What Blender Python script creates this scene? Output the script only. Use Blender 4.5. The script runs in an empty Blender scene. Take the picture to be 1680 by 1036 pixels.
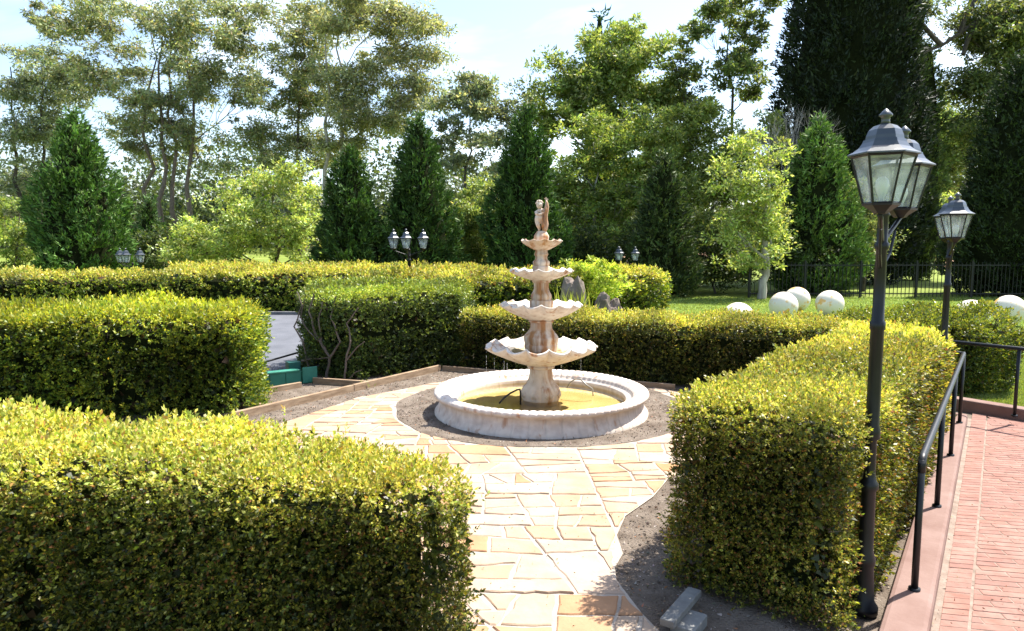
import bpy, math, random
import numpy as np
from mathutils import Vector
sc = bpy.context.scene
C = sc.collection
R = math.radians
random.seed(7); rng = np.random.default_rng(7)

# ------------------------------------------------------------------ camera, light
CAMZ, F, CX, CY = 2.3, 1150.0, 840.0, 518.0
PITCH = math.atan(118 / F)
cam = bpy.data.cameras.new('camera'); cam_o = bpy.data.objects.new('camera', cam); C.objects.link(cam_o)
cam_o.location = (0, 0, CAMZ); cam_o.rotation_euler = (R(90) - PITCH, 0, 0)
cam.sensor_width = 36; cam.lens = F / 1680 * 36; cam.clip_start = .05; cam.clip_end = 1500
cam.dof.use_dof = True; cam.dof.focus_distance = 9.5; cam.dof.aperture_fstop = 5.6
sc.camera = cam_o
SUN = Vector((.52, .3, 1)).normalized()
EL = math.asin(SUN.z); AZ = math.atan2(SUN.x, SUN.y)
w = bpy.data.worlds.new('World'); sc.world = w; w.use_nodes = True
nt = w.node_tree; nt.nodes.clear()
out = nt.nodes.new('ShaderNodeOutputWorld'); bg = nt.nodes.new('ShaderNodeBackground')
sky = nt.nodes.new('ShaderNodeTexSky'); sky.sky_type = 'NISHITA'; sky.sun_disc = False
sky.sun_elevation = EL; sky.sun_rotation = AZ; sky.air_density = 1.0; sky.dust_density = 1.6; sky.ozone_density = 1.2
tc = nt.nodes.new('ShaderNodeTexCoord'); mp = nt.nodes.new('ShaderNodeMapping'); mp.inputs['Scale'].default_value = (1.3, 2.2, 5.5)
cn = nt.nodes.new('ShaderNodeTexNoise'); cn.inputs['Scale'].default_value = 1.7; cn.inputs['Detail'].default_value = 8; cn.inputs['Distortion'].default_value = .5
cr = nt.nodes.new('ShaderNodeValToRGB'); cr.color_ramp.elements[0].position = .5; cr.color_ramp.elements[1].position = .85
cr.color_ramp.elements[1].color = (.75, .75, .75, 1)
mx = nt.nodes.new('ShaderNodeMixRGB'); mx.inputs[2].default_value = (8.0, 8.8, 9.4, 1)
nt.links.new(tc.outputs['Generated'], mp.inputs[0]); nt.links.new(mp.outputs[0], cn.inputs[0]); nt.links.new(cn.outputs[0], cr.inputs[0])
nt.links.new(cr.outputs[0], mx.inputs[0]); nt.links.new(sky.outputs[0], mx.inputs[1]); nt.links.new(mx.outputs[0], bg.inputs[0])
nt.links.new(bg.outputs[0], out.inputs[0]); bg.inputs[1].default_value = .11
sl = bpy.data.lights.new('sun', 'SUN'); sl.energy = 4.6; sl.angle = R(.5); sl.color = (1, .95, .86)
so = bpy.data.objects.new('sun', sl); C.objects.link(so); so.rotation_euler = SUN.to_track_quat('Z', 'Y').to_euler()
sc.view_settings.view_transform = 'Standard'; sc.view_settings.look = 'None'
sc.view_settings.exposure = 1.62; sc.view_settings.gamma = 1
sc.cycles.max_bounces = 6; sc.cycles.transparent_max_bounces = 16; sc.cycles.use_denoising = True
sc.cycles.caustics_reflective = False; sc.cycles.caustics_refractive = False

# ------------------------------------------------------------------ helpers
def ray(px, py):
    dx = (px - CX) / F; dy = (CY - py) / F
    return (dx, math.cos(PITCH) + dy * math.sin(PITCH), -math.sin(PITCH) + dy * math.cos(PITCH))
def at(px, py, z=0.0):
    d = ray(px, py); t = (z - CAMZ) / d[2]
    return (d[0] * t, d[1] * t)
def atd(px, py, Y):
    d = ray(px, py); t = Y / d[1]
    return Vector((d[0] * t, Y, CAMZ + d[2] * t))

def nodes(name):
    m = bpy.data.materials.new(name); m.use_nodes = True
    return m, m.node_tree, m.node_tree.nodes['Principled BSDF']
def mat_noise(name, c1, c2, scale=5, rough=.7, bump=.3, detail=8, c3=None, spec=.3, bscale=None, bdist=.01, object_random=None, metallic=0, coords='Object', stretch=None):
    m, t, b = nodes(name); N = t.nodes; L = t.links
    tc = N.new('ShaderNodeTexCoord'); src = tc.outputs[coords]
    if stretch:
        mp = N.new('ShaderNodeMapping'); mp.inputs['Scale'].default_value = stretch; L.new(src, mp.inputs[0]); src = mp.outputs[0]
    n1 = N.new('ShaderNodeTexNoise'); n1.inputs['Scale'].default_value = scale; n1.inputs['Detail'].default_value = detail; n1.inputs['Roughness'].default_value = .62
    L.new(src, n1.inputs[0])
    r = N.new('ShaderNodeValToRGB'); e = r.color_ramp.elements
    e[0].position = .32; e[0].color = (*c1, 1); e[1].position = .68; e[1].color = (*c2, 1)
    if c3: x = e.new(.82); x.color = (*c3, 1)
    L.new(n1.outputs[0], r.inputs[0]); col = r.outputs[0]
    if object_random:
        oi = N.new('ShaderNodeObjectInfo'); r2 = N.new('ShaderNodeValToRGB'); r2.color_ramp.interpolation = 'LINEAR'
        k = len(object_random); el = r2.color_ramp.elements
        for i, c in enumerate(object_random):
            q = el[i] if i < 2 else el.new(.99)
            q.color = (*c, 1)
        ps = [i / (k - 1) for i in range(k)]
        for q, p, c in zip(list(el), ps, object_random): q.position = p; q.color = (*c, 1)
        L.new(oi.outputs['Random'], r2.inputs[0])
        mm = N.new('ShaderNodeMixRGB'); mm.blend_type = 'MULTIPLY'; mm.inputs[0].default_value = 1
        L.new(col, mm.inputs[1]); L.new(r2.outputs[0], mm.inputs[2]); col = mm.outputs[0]
    L.new(col, b.inputs['Base Color'])
    b.inputs['Roughness'].default_value = rough; b.inputs['Specular IOR Level'].default_value = spec; b.inputs['Metallic'].default_value = metallic
    if bump:
        n2 = N.new('ShaderNodeTexNoise'); n2.inputs['Scale'].default_value = bscale or scale * 6; n2.inputs['Detail'].default_value = 6; L.new(src, n2.inputs[0])
        bp = N.new('ShaderNodeBump'); bp.inputs['Strength'].default_value = bump; bp.inputs['Distance'].default_value = bdist
        L.new(n2.outputs[0], bp.inputs['Height']); L.new(bp.outputs[0], b.inputs['Normal'])
    return m
def leaf_mat(name, rough=.42, spec=.45, trans=.32, tcol=(1.25, 1.15, .55)):
    m, t, b = nodes(name); N = t.nodes; L = t.links
    a = N.new('ShaderNodeAttribute'); a.attribute_name = 'tint'
    L.new(a.outputs['Color'], b.inputs['Base Color']); b.inputs['Roughness'].default_value = rough; b.inputs['Specular IOR Level'].default_value = spec
    tr = N.new('ShaderNodeBsdfTranslucent'); mm = N.new('ShaderNodeMixRGB'); mm.blend_type = 'MULTIPLY'; mm.inputs[0].default_value = 1
    mm.inputs[2].default_value = (*tcol, 1); L.new(a.outputs['Color'], mm.inputs[1]); L.new(mm.outputs[0], tr.inputs[0])
    mix = N.new('ShaderNodeMixShader'); mix.inputs[0].default_value = trans
    L.new(b.outputs[0], mix.inputs[1]); L.new(tr.outputs[0], mix.inputs[2]); L.new(mix.outputs[0], N['Material Output'].inputs[0])
    return m
LEAF = leaf_mat('leaf', trans=.42); TREELEAF = leaf_mat('tree_leaf', .5, .35, .45); LEAF_GLOSS = leaf_mat('glossy_leaf', .42, .55, .3)
NEEDLE = leaf_mat('needle', .6, .25, .15, (1.1, 1.2, .5))
CORE = mat_noise('core_dark', (.006, .009, .003), (.02, .025, .008), 9, .95, .5, spec=.05)  # near-black fill for the solid cores behind the leaves
BARK_D = mat_noise('dark_bark', (.045, .035, .028), (.12, .1, .08), 3, .9, .8, stretch=(4, 4, .7))
BARK_R = mat_noise('brown_bark', (.08, .06, .05), (.2, .155, .125), 3, .9, .8, stretch=(4, 4, .5))
BARK_P = mat_noise('pale_bark', (.22, .19, .16), (.5, .46, .4), 2, .8, .5, stretch=(3, 3, .6))

def link(o, parent=None):
    C.objects.link(o)
    if parent is not None: o.parent = parent
    return o
def tag(o, label=None, cat=None, group=None, kind=None):
    if label: o['label'] = label
    if cat: o['category'] = cat
    if group: o['group'] = group
    if kind: o['kind'] = kind
    return o
def empty(name, loc=(0, 0, 0), rz=0, **k):
    o = bpy.data.objects.new(name, None); o.location = loc; o.rotation_euler = (0, 0, rz); o.empty_display_size = .1
    link(o); return tag(o, **k)
def copy_tree(o, parent=None):
    c = o.copy(); C.objects.link(c); c.parent = parent
    for ch in list(o.children): copy_tree(ch, c)
    return c
def mesh_from(name, verts, faces, mat, parent=None, smooth=False, loc=None):
    me = bpy.data.meshes.new(name); me.from_pydata([tuple(map(float, v)) for v in verts], [], faces); me.validate(); me.update()
    if mat is not None: me.materials.append(mat)
    if smooth: me.polygons.foreach_set('use_smooth', [True] * len(me.polygons))
    o = bpy.data.objects.new(name, me); link(o, parent)
    if loc: o.location = loc
    return o
def quads_np(name, V, mat, tint, parent=None, k=4):
    """V: (n,k,3) separate k-gons; tint: (n,3)"""
    n = len(V); me = bpy.data.meshes.new(name)
    me.vertices.add(n * k); me.vertices.foreach_set('co', V.reshape(-1).astype(np.float32))
    me.loops.add(n * k); me.loops.foreach_set('vertex_index', np.arange(n * k, dtype=np.int32))
    me.polygons.add(n); me.polygons.foreach_set('loop_start', np.arange(0, n * k, k, dtype=np.int32))
    me.update(calc_edges=True)
    at_ = me.attributes.new('tint', 'FLOAT_COLOR', 'FACE')
    c = np.ones((n, 4), np.float32); c[:, :3] = np.clip(tint, 0, 1); at_.data.foreach_set('color', c.reshape(-1))
    me.materials.append(mat)
    o = bpy.data.objects.new(name, me); link(o, parent); return o
def nrm(v): return v / np.maximum(np.linalg.norm(v, axis=-1, keepdims=True), 1e-9)
def leaves(P, D, L, W, fold=.25, curl=0.0, k=4):
    """kites from P along D"""
    n = len(P); D = nrm(D); rv = rng.normal(size=(n, 3)); S = nrm(np.cross(D, rv)); U = np.cross(S, D)
    L = np.broadcast_to(np.asarray(L, float), (n,))[:, None]; W = np.broadcast_to(np.asarray(W, float), (n,))[:, None]
    if k == 3:
        return np.stack([P - S * W * .5, P + S * W * .5, P + D * L], 1)
    return np.stack([P, P + D * L * .5 + S * W * .5 + U * W * fold, P + D * L + U * L * curl, P + D * L * .5 - S * W * .5 + U * W * fold], 1)
class SineNoise:
    def __init__(s, scale, n=7, seed=0):
        r = np.random.default_rng(seed); s.k = r.normal(size=(n, 3)) * scale; s.p = r.uniform(0, 6.28, n)
    def __call__(s, P): return np.sin(P @ s.k.T + s.p).sum(1) / math.sqrt(len(s.p) / 2)
def box(name, p0, p1, mat, parent=None, bev=0):
    x0, y0, z0 = p0; x1, y1, z1 = p1
    v = [(x0, y0, z0), (x1, y0, z0), (x1, y1, z0), (x0, y1, z0), (x0, y0, z1), (x1, y0, z1), (x1, y1, z1), (x0, y1, z1)]
    o = mesh_from(name, v, [(3, 2, 1, 0), (4, 5, 6, 7), (0, 1, 5, 4), (1, 2, 6, 5), (2, 3, 7, 6), (3, 0, 4, 7)], mat, parent)
    if bev: bevel(o, bev)
    return o
def bevel(o, wd, seg=2):
    m = o.modifiers.new('bevel', 'BEVEL'); m.width = wd; m.segments = seg; m.limit_method = 'ANGLE'; return o
def tube_geo(pts, rad, n=8, V=None, Fc=None, cap=True):
    V = [] if V is None else V; Fc = [] if Fc is None else Fc
    pts = [Vector(p) for p in pts]; m = len(pts); rad = rad if hasattr(rad, '__len__') else [rad] * m
    b0 = len(V); ref = None
    for i, p in enumerate(pts):
        t = (pts[min(i + 1, m - 1)] - pts[max(i - 1, 0)]).normalized()
        if ref is None:
            ref = Vector((0, 0, 1)).cross(t)
            if ref.length < .05: ref = Vector((1, 0, 0))
        a = (ref - t * ref.dot(t)).normalized(); ref = a; b = t.cross(a)
        for k in range(n):
            q = 2 * math.pi * k / n; V.append(tuple(p + (a * math.cos(q) + b * math.sin(q)) * rad[i]))
    for i in range(m - 1):
        for k in range(n):
            k2 = (k + 1) % n
            Fc.append((b0 + i * n + k, b0 + i * n + k2, b0 + (i + 1) * n + k2, b0 + (i + 1) * n + k))
    if cap:
        Fc.append(tuple(b0 + k for k in range(n))[::-1]); Fc.append(tuple(b0 + (m - 1) * n + k for k in range(n)))
    return V, Fc
def tube(name, pts, rad, mat, parent=None, n=10):
    V, Fc = tube_geo(pts, rad, n); return mesh_from(name, V, Fc, mat, parent, smooth=n > 6)
def lathe_geo(prof, n, V=None, Fc=None, rfun=None, c=(0, 0, 0), close=True, rot=0):
    V = [] if V is None else V; Fc = [] if Fc is None else Fc; b = len(V)
    for i, (r, z) in enumerate(prof):
        for k in range(n):
            th = 2 * math.pi * k / n + rot; rr, zz = (r, z) if rfun is None else rfun(i, r, z, th)
            V.append((c[0] + rr * math.cos(th), c[1] + rr * math.sin(th), c[2] + zz))
    for i in range(len(prof) - 1):
        for k in range(n):
            k2 = (k + 1) % n; Fc.append((b + i * n + k, b + i * n + k2, b + (i + 1) * n + k2, b + (i + 1) * n + k))
    if close:
        Fc.append(tuple(b + k for k in range(n))[::-1]); Fc.append(tuple(b + (len(prof) - 1) * n + k for k in range(n)))
    return V, Fc
def lathe(name, prof, n, mat, parent=None, rfun=None, c=(0, 0, 0), smooth=True, close=True, rot=0):
    V, Fc = lathe_geo(prof, n, rfun=rfun, c=c, close=close, rot=rot); return mesh_from(name, V, Fc, mat, parent, smooth)
# convex polygon tools (2-D)
def clip(poly, p, n):
    """keep the side where (x-p).n >= 0"""
    o = []
    for i in range(len(poly)):
        a = poly[i]; b = poly[(i + 1) % len(poly)]
        da = (a[0] - p[0]) * n[0] + (a[1] - p[1]) * n[1]; db = (b[0] - p[0]) * n[0] + (b[1] - p[1]) * n[1]
        if da >= 0: o.append(a)
        if (da >= 0) != (db >= 0):
            t = da / (da - db); o.append((a[0] + (b[0] - a[0]) * t, a[1] + (b[1] - a[1]) * t))
    return o
def area(p): return .5 * sum(p[i][0] * p[(i + 1) % len(p)][1] - p[(i + 1) % len(p)][0] * p[i][1] for i in range(len(p)))
def cen(p): return (sum(q[0] for q in p) / len(p), sum(q[1] for q in p) / len(p))
def inset(poly, d):
    o = poly
    for i in range(len(poly)):
        a = poly[i]; b = poly[(i + 1) % len(poly)]; ex, ey = b[0] - a[0], b[1] - a[1]; l = math.hypot(ex, ey)
        if l < 1e-4: continue
        n = (-ey / l, ex / l); o = clip(o, (a[0] + n[0] * d, a[1] + n[1] * d), n)
        if len(o) < 3: return []
    return o
def inside(p, poly):
    c = False; j = len(poly) - 1
    for i in range(len(poly)):
        if (poly[i][1] > p[1]) != (poly[j][1] > p[1]) and p[0] < (poly[j][0] - poly[i][0]) * (p[1] - poly[i][1]) / (poly[j][1] - poly[i][1]) + poly[i][0]: c = not c
        j = i
    return c
def slab_piece(name, poly, z0, z1, mat, parent, bev=.006, rough=0.0, step=.12):
    P = []
    for i in range(len(poly)):
        a = poly[i]; b = poly[(i + 1) % len(poly)]; l = math.hypot(b[0] - a[0], b[1] - a[1]); m = max(1, int(l / step)) if rough else 1
        for k in range(m):
            t = k / m; j = rough * (0 if k == 0 else 1)
            P.append((a[0] + (b[0] - a[0]) * t + random.uniform(-j, j), a[1] + (b[1] - a[1]) * t + random.uniform(-j, j)))
    c = cen(P); n = len(P); V = []
    tilt = (random.uniform(-.004, .004), random.uniform(-.004, .004)) if rough else (0, 0)
    zf = lambda x, y: (x - c[0]) * tilt[0] * 2 + (y - c[1]) * tilt[1] * 2
    for x, y in P: V.append((x, y, z0))
    for x, y in P: V.append((x, y, z1 - bev + zf(x, y)))
    for x, y in P:
        dx, dy = c[0] - x, c[1] - y; l = math.hypot(dx, dy) + 1e-6; V.append((x + dx / l * bev * 1.3, y + dy / l * bev * 1.3, z1 + zf(x, y)))
    Fc = [tuple(range(2 * n, 3 * n))]
    for i in range(n):
        j = (i + 1) % n; Fc += [(i, j, n + j, n + i), (n + i, n + j, 2 * n + j, 2 * n + i)]
    return mesh_from(name, V, Fc, mat, parent)
def sheet(name, pts, z, mat, kind='structure', parent=None):
    o = mesh_from(name, [(x, y, z) for x, y in pts], [tuple(range(len(pts)))], mat, parent)
    if kind: o['kind'] = kind
    return o

# ------------------------------------------------------------------ ground
GRASS = mat_noise('grass_ground', (.08, .13, .018), (.15, .21, .035), 1.3, .9, .6, c3=(.22, .24, .06), bscale=60, bdist=.02, spec=.1)
GRASSFAR = mat_noise('far_grass', (.1, .14, .02), (.19, .23, .05), .35, .9, .5, c3=(.26, .24, .09), bscale=30, bdist=.03, spec=.1)
SOIL = mat_noise('soil', (.085, .065, .05), (.2, .165, .135), 3.5, .95, 1.0, c3=(.28, .24, .2), bscale=55, bdist=.025, spec=.1)
ASPH = mat_noise('asphalt', (.075, .08, .095), (.12, .125, .145), 1.2, .85, .7, bscale=140, bdist=.006, spec=.3)
MULCH = mat_noise('leaf_litter', (.16, .09, .06), (.32, .2, .14), 1.2, .95, .6, bscale=20, bdist=.03, spec=.1)
GRAVEL = mat_noise('pale_path', (.28, .27, .26), (.42, .4, .38), .8, .9, .4, bscale=40)
nx, ny = 60, 70
GV = []; xs = np.linspace(-260, 260, nx); ys = np.concatenate([np.linspace(-40, 55, 20), np.linspace(58, 420, ny - 20)])
def gz(x, y): return -.03 + (max(0, y - 62) * .028 if y > 62 else 0) 
for y in ys:
    for x in xs: GV.append((x, y, gz(x, y)))
g = mesh_from('ground', GV, [(j * nx + i, j * nx + i + 1, (j + 1) * nx + i + 1, (j + 1) * nx + i) for j in range(len(ys) - 1) for i in range(nx - 1)], GRASSFAR); g['kind'] = 'structure'
sheet('lawn', [(-1, 13.2), (6.2, 10.5), (9, 9.2), (16, 6), (40, 6), (40, 30.5), (3, 30.5), (-1, 28)], -.02, GRASS)
sheet('driveway', [(-40, 12), (-3.6, 12.4), (-3.0, 14), (-1.5, 15.5), (0, 19), (1, 21), (-3, 22.9), (-10.5, 22.9), (-40, 23)], -.022, ASPH)
o = box('kerb', (-40, 22.86, -.03), (-3, 23.02, .08), mat_noise('kerb_concrete', (.07, .07, .075), (.16, .16, .16), 4)); o['kind'] = 'structure'; bevel(o, .02)
sheet('garden_bed', [(-6.2, 1.5), (5.5, 1.5), (5.9, 6.9), (7.2, 10.0), (5.5, 12.4), (-1.4, 15.2), (-3.6, 13.2), (-5.2, 11.3), (-7, 9.2)], -.016, SOIL)
sheet('pale_path', [(14, 60.2), (50, 60.2), (50, 61.9), (14, 61.9)], -.02, GRAVEL)
o = mesh_from('leaf_litter', [(6, 64, .05), (60, 64, .05), (60, 100, 1.12), (6, 100, 1.12)], [(0, 1, 2, 3)], MULCH); o['kind'] = 'structure'
o = mesh_from('gravel_road', [(12, 71, .245), (60, 71, .245), (60, 79, .48), (12, 79, .48)], [(0, 1, 2, 3)], GRAVEL); o['kind'] = 'structure'

# ------------------------------------------------------------------ flagstone path
FX, FY = .41, 9.8
STONE = mat_noise('sandstone', (.3, .235, .185), (.41, .34, .285), 2.4, .85, .7, c3=(.37, .2, .1), bscale=26, bdist=.006,
                  object_random=[(1, .95, .89), (.98, .84, .68), (1, .93, .85), (.93, .6, .36), (.98, .93, .87), (.94, .7, .5), (1, .96, .92), (.97, .87, .74)], spec=.15)
STONE.node_tree.nodes['Color Ramp'].color_ramp.elements[2].position = .74
MORTAR = mat_noise('mortar', (.26, .22, .18), (.4, .35, .3), 6, .95, .6, bscale=80, bdist=.006, spec=.1)
rb = [at(*p) for p in [(1083, 1036), (1053, 1005), (1011, 950), (1009, 930), (1022, 907), (1012, 877), (1026, 846), (1072, 814), (1096, 785)]]
region = [(.55, 1.6), (1.0, 3.4)] + rb + [(2.0, 7.2), (2.9, 8.3), (3.05, 10.0), (2.3, 11.1), (1.9, 11.0), (-.6, 12.0), (-1.26, 11.5), (-2.32, 10.35), (-2.86, 9.1), (-3.4, 8.0), (-3.2, 6.2), (-1.9, 4.6), (-.75, 3.9), (-.5, 1.6)]
path = sheet('stone_path', region, -.005, MORTAR)
pieces = []
def split(poly, depth=0):
    xs_ = [p[0] for p in poly]; ys_ = [p[1] for p in poly]; wd, hg = max(xs_) - min(xs_), max(ys_) - min(ys_); A = area(poly)
    if A < random.choice([.06, .1, .15, .2, .27]): pieces.append(poly); return
    c = cen(poly)
    if wd > hg * random.uniform(1.2, 1.7): a = random.gauss(0, .28); n = (math.cos(a), math.sin(a))
    else: a = random.gauss(0, .13) + math.pi / 2; n = (math.cos(a), math.sin(a))
    p = (c[0] + random.uniform(-.16, .16) * wd, c[1] + random.uniform(-.16, .16) * hg)
    for s in (1, -1):
        q = clip(poly, p, (n[0] * s, n[1] * s))
        if len(q) >= 3 and area(q) > .01: split(q)
split([(-3.6, 1.6), (3.2, 1.6), (3.2, 12.2), (-3.6, 12.2)])
def edge_clip(q, outline):
    c = cen(q)
    for i in range(len(outline)):
        a = outline[i]; b = outline[(i + 1) % len(outline)]; ex, ey = b[0] - a[0], b[1] - a[1]; l = math.hypot(ex, ey); ux, uy = ex / l, ey / l
        t = (c[0] - a[0]) * ux + (c[1] - a[1]) * uy
        if -.1 < t < l + .1 and abs((c[0] - a[0]) * -uy + (c[1] - a[1]) * ux) < .6:
            # only clip when some vertex lies outside
            if any(not inside(v, outline) for v in q):
                q = clip(q, a, (-uy, ux))
                if len(q) < 3: return q
    return q
ns = 0
for q in pieces:
    c = cen(q)
    if not inside(c, region) and not any(inside(v, region) for v in q): continue
    q = edge_clip(q, region)
    if len(q) < 3: continue
    c = cen(q)
    if not inside(c, region): continue
    dx, dy = c[0] - FX, c[1] - FY; r = math.hypot(dx, dy)
    if r < 2.0: 
        if max(math.hypot(v[0] - FX, v[1] - FY) for v in q) < 2.25: continue
    if r < 2.8: q = clip(q, (FX + dx / r * 2.07, FY + dy / r * 2.07), (dx / r, dy / r))
    if len(q) < 3: continue
    q = inset(q, random.uniform(.009, .016))
    if len(q) < 3 or area(q) < .012: continue
    slab_piece('flagstone', q, -.03, .004 + random.uniform(-.003, .006), STONE, path, .007, .011, .08); ns += 1
print('flagstones', ns)
k = 64
sheet('soil_ring', [(FX + (2.06 + .03 * math.sin(5 * a) + .02 * math.sin(13 * a)) * math.cos(a), FY + (2.06 + .03 * math.sin(5 * a) + .02 * math.sin(13 * a)) * math.sin(a)) for a in [2 * math.pi * i / k for i in range(k)]], .001, SOIL)

# ------------------------------------------------------------------ brick ramp
BRICK = mat_noise('brick', (.2, .107, .088), (.275, .17, .145), 7, .85, .4, bscale=60, bdist=.003, object_random=[(1, .96, .92), (.86, .8, .78), (1.05, 1.02, .98), (.92, .84, .8), (1, .93, .86)], spec=.15)
KERB = mat_noise('painted_kerb', (.15, .088, .072), (.21, .138, .118), 3, .8, .5, c3=(.14, .1, .085), bscale=40, bdist=.004, spec=.2)
JOINT = mat_noise('brick_joint', (.15, .11, .085), (.26, .2, .165), 9, .95, .5)
u = Vector((.575, .818)); nrt = Vector((.818, -.575))        # along the ramp, to its right
K0 = Vector(at(1510, 1036)); K1 = Vector(at(1578, 700))
u = (K1 - K0).normalized(); nrt = Vector((u.y, -u.x))
rw = Vector((1, -.2)).normalized()
bpoly = [tuple(K0 - u * 1.6), tuple(K0 - u * 1.6 + rw * 3.6), (9.5, 7.6), tuple(Vector(at(1800, 712))), tuple(K1 + u * .55)]
ramp = sheet('brick_ramp', bpoly, -.0035, JOINT)
fk0 = Vector(at(1578, 674)); fk1 = Vector(at(1800, 712)); fd = (fk1 - fk0).normalized(); fn = Vector((fd.y, -fd.x))
g0 = Vector(at(1590, 1036)); g1 = Vector(at(1615, 735)); gu = (g1 - g0).normalized(); gn = Vector((gu.y, -gu.x))
rn = Vector((-rw.y, rw.x)); BR, BL = .078, .3
cand = []
for i in range(-12, 112):
    o0 = K0 - u * 1.6 + rn * (i * BR)
    for j in range(-4, 17):
        s = j * BL + (i % 2) * BL / 2 - (i * .0)
        # follow the kerb: start offset slides with the row
        a = o0 + rw * s
        q = [tuple(a), tuple(a + rw * BL), tuple(a + rw * BL + rn * BR), tuple(a + rn * BR)]
        q = inset(q, .004)
        for side in (-1, 1):
            if side == -1:
                if j != 0: continue
                q2 = [tuple(o0 - rw * 1.2 + rn * .003), tuple(o0 + rw * 6 + rn * .003), tuple(o0 + rw * 6 + rn * (BR - .003)), tuple(o0 - rw * 1.2 + rn * (BR - .003))]
            else: q2 = q
            z = clip(q2, tuple(g0 + gn * side * .008), tuple(gn * side))
            if len(z) < 3 or area(z) < .002: continue
            z = clip(z, tuple(K0 + nrt * .09), tuple(nrt))
            if len(z) >= 3: z = clip(z, tuple(fk0 + fn * .02), tuple(fn))
            if len(z) < 3 or area(z) < .002: continue
            c = cen(z)
            if c[0] > .80 * c[1] + .25 or c[1] < 3.5: continue
            cand.append((math.hypot(*c), z))
cand.sort(key=lambda t: t[0])
big = cand[:298]
for _, z in big: slab_piece('brick', z, -.03, random.uniform(-.002, .001), BRICK, ramp, .003)
V = []; Fc = []
for _, z in cand[298:]:
    b = len(V); zz = random.uniform(-.002, .001); n = len(z)
    for x, y in z: V.append((x, y, -.02))
    zi = inset(z, .003) or z
    if len(zi) != n: zi = z
    for x, y in z: V.append((x, y, zz))
    Fc.append(tuple(b + n + i for i in range(n)))
    for i in range(n): Fc.append((b + i, b + (i + 1) % n, b + n + (i + 1) % n, b + n + i))
o = mesh_from('brick_rest', V, Fc, BRICK, ramp); o['kind'] = 'stuff'
print('bricks', len(cand))
def strip(name, pts, wd, z0, z1, mat, off=0, parent=None, bev=.02):
    """upright bar with a rectangular section along a polyline; off shifts to the left"""
    V = []; m = len(pts)
    for i, p in enumerate(pts):
        p = Vector(p); t = (Vector(pts[min(i + 1, m - 1)]) - Vector(pts[max(i - 1, 0)])).normalized(); n = Vector((-t.y, t.x))
        for s in (off, off + wd):
            for z in (z0, z1): V.append((p.x + n.x * s, p.y + n.y * s, z))
    Fc = []
    for i in range(m - 1):
        a = i * 4; b = a + 4
        Fc += [(a, b, b + 1, a + 1), (a + 1, b + 1, b + 3, a + 3), (a + 3, b + 3, b + 2, a + 2), (a + 2, b + 2, b, a)]
    Fc += [(0, 1, 3, 2), ((m - 1) * 4, (m - 1) * 4 + 2, (m - 1) * 4 + 3, (m - 1) * 4 + 1)]
    o = mesh_from(name, V, Fc, mat, parent)
    if bev: bevel(o, bev)
    return o
KA = K0 + u * .27
o = strip('kerb', [tuple(KA - u * .75), tuple(KA + (K1 - KA) * .5), tuple(K1 + u * .3)], .24, -.03, .11, KERB, off=-.05, bev=.03); o['kind'] = 'structure'
o = strip('kerb', [tuple(fk0 - fd * .3), tuple(fk0 + fd * 1.2), tuple(fk1 + fd * 1.5)], .2, -.03, .155, KERB, bev=.02); o['kind'] = 'structure'

# ------------------------------------------------------------------ foliage builders
def pal(n, cols, wts, jit=.18):
    i = rng.choice(len(cols), size=n, p=np.array(wts) / sum(wts)); c = np.array(cols)[i]
    return c * (1 + rng.normal(0, jit, (n, 1))) * (1 + rng.normal(0, .06, (n, 3)))
def sprigs(P, N, k, L, spread, up=.25):
    """k leaves around a short stem at each P, stem along N"""
    n = len(P); A = nrm(N + rng.normal(0, .38, (n, 3)) + np.array([0, 0, up])); S = nrm(np.cross(A, rng.normal(size=(n, 3)))); T = np.cross(A, S)
    L = np.broadcast_to(np.asarray(L, float), (n,))
    j = np.arange(k); ang = (j * 2.4)[None, :] + rng.uniform(0, 6.28, (n, 1)); h = (j + .2) / k
    base = P[:, None] + A[:, None] * (h[None, :, None] * (L * spread)[:, None, None])
    lean = (.95 - .75 * h)[None, :, None]
    D = A[:, None] * (.45 + .6 * h)[None, :, None] + (S[:, None] * np.cos(ang)[..., None] + T[:, None] * np.sin(ang)[..., None]) * lean
    D = D + rng.normal(0, .15, D.shape)
    LL = (L[:, None] * rng.uniform(.7, 1.15, (n, k)))
    return base.reshape(-1, 3), D.reshape(-1, 3), LL.reshape(-1)
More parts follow.
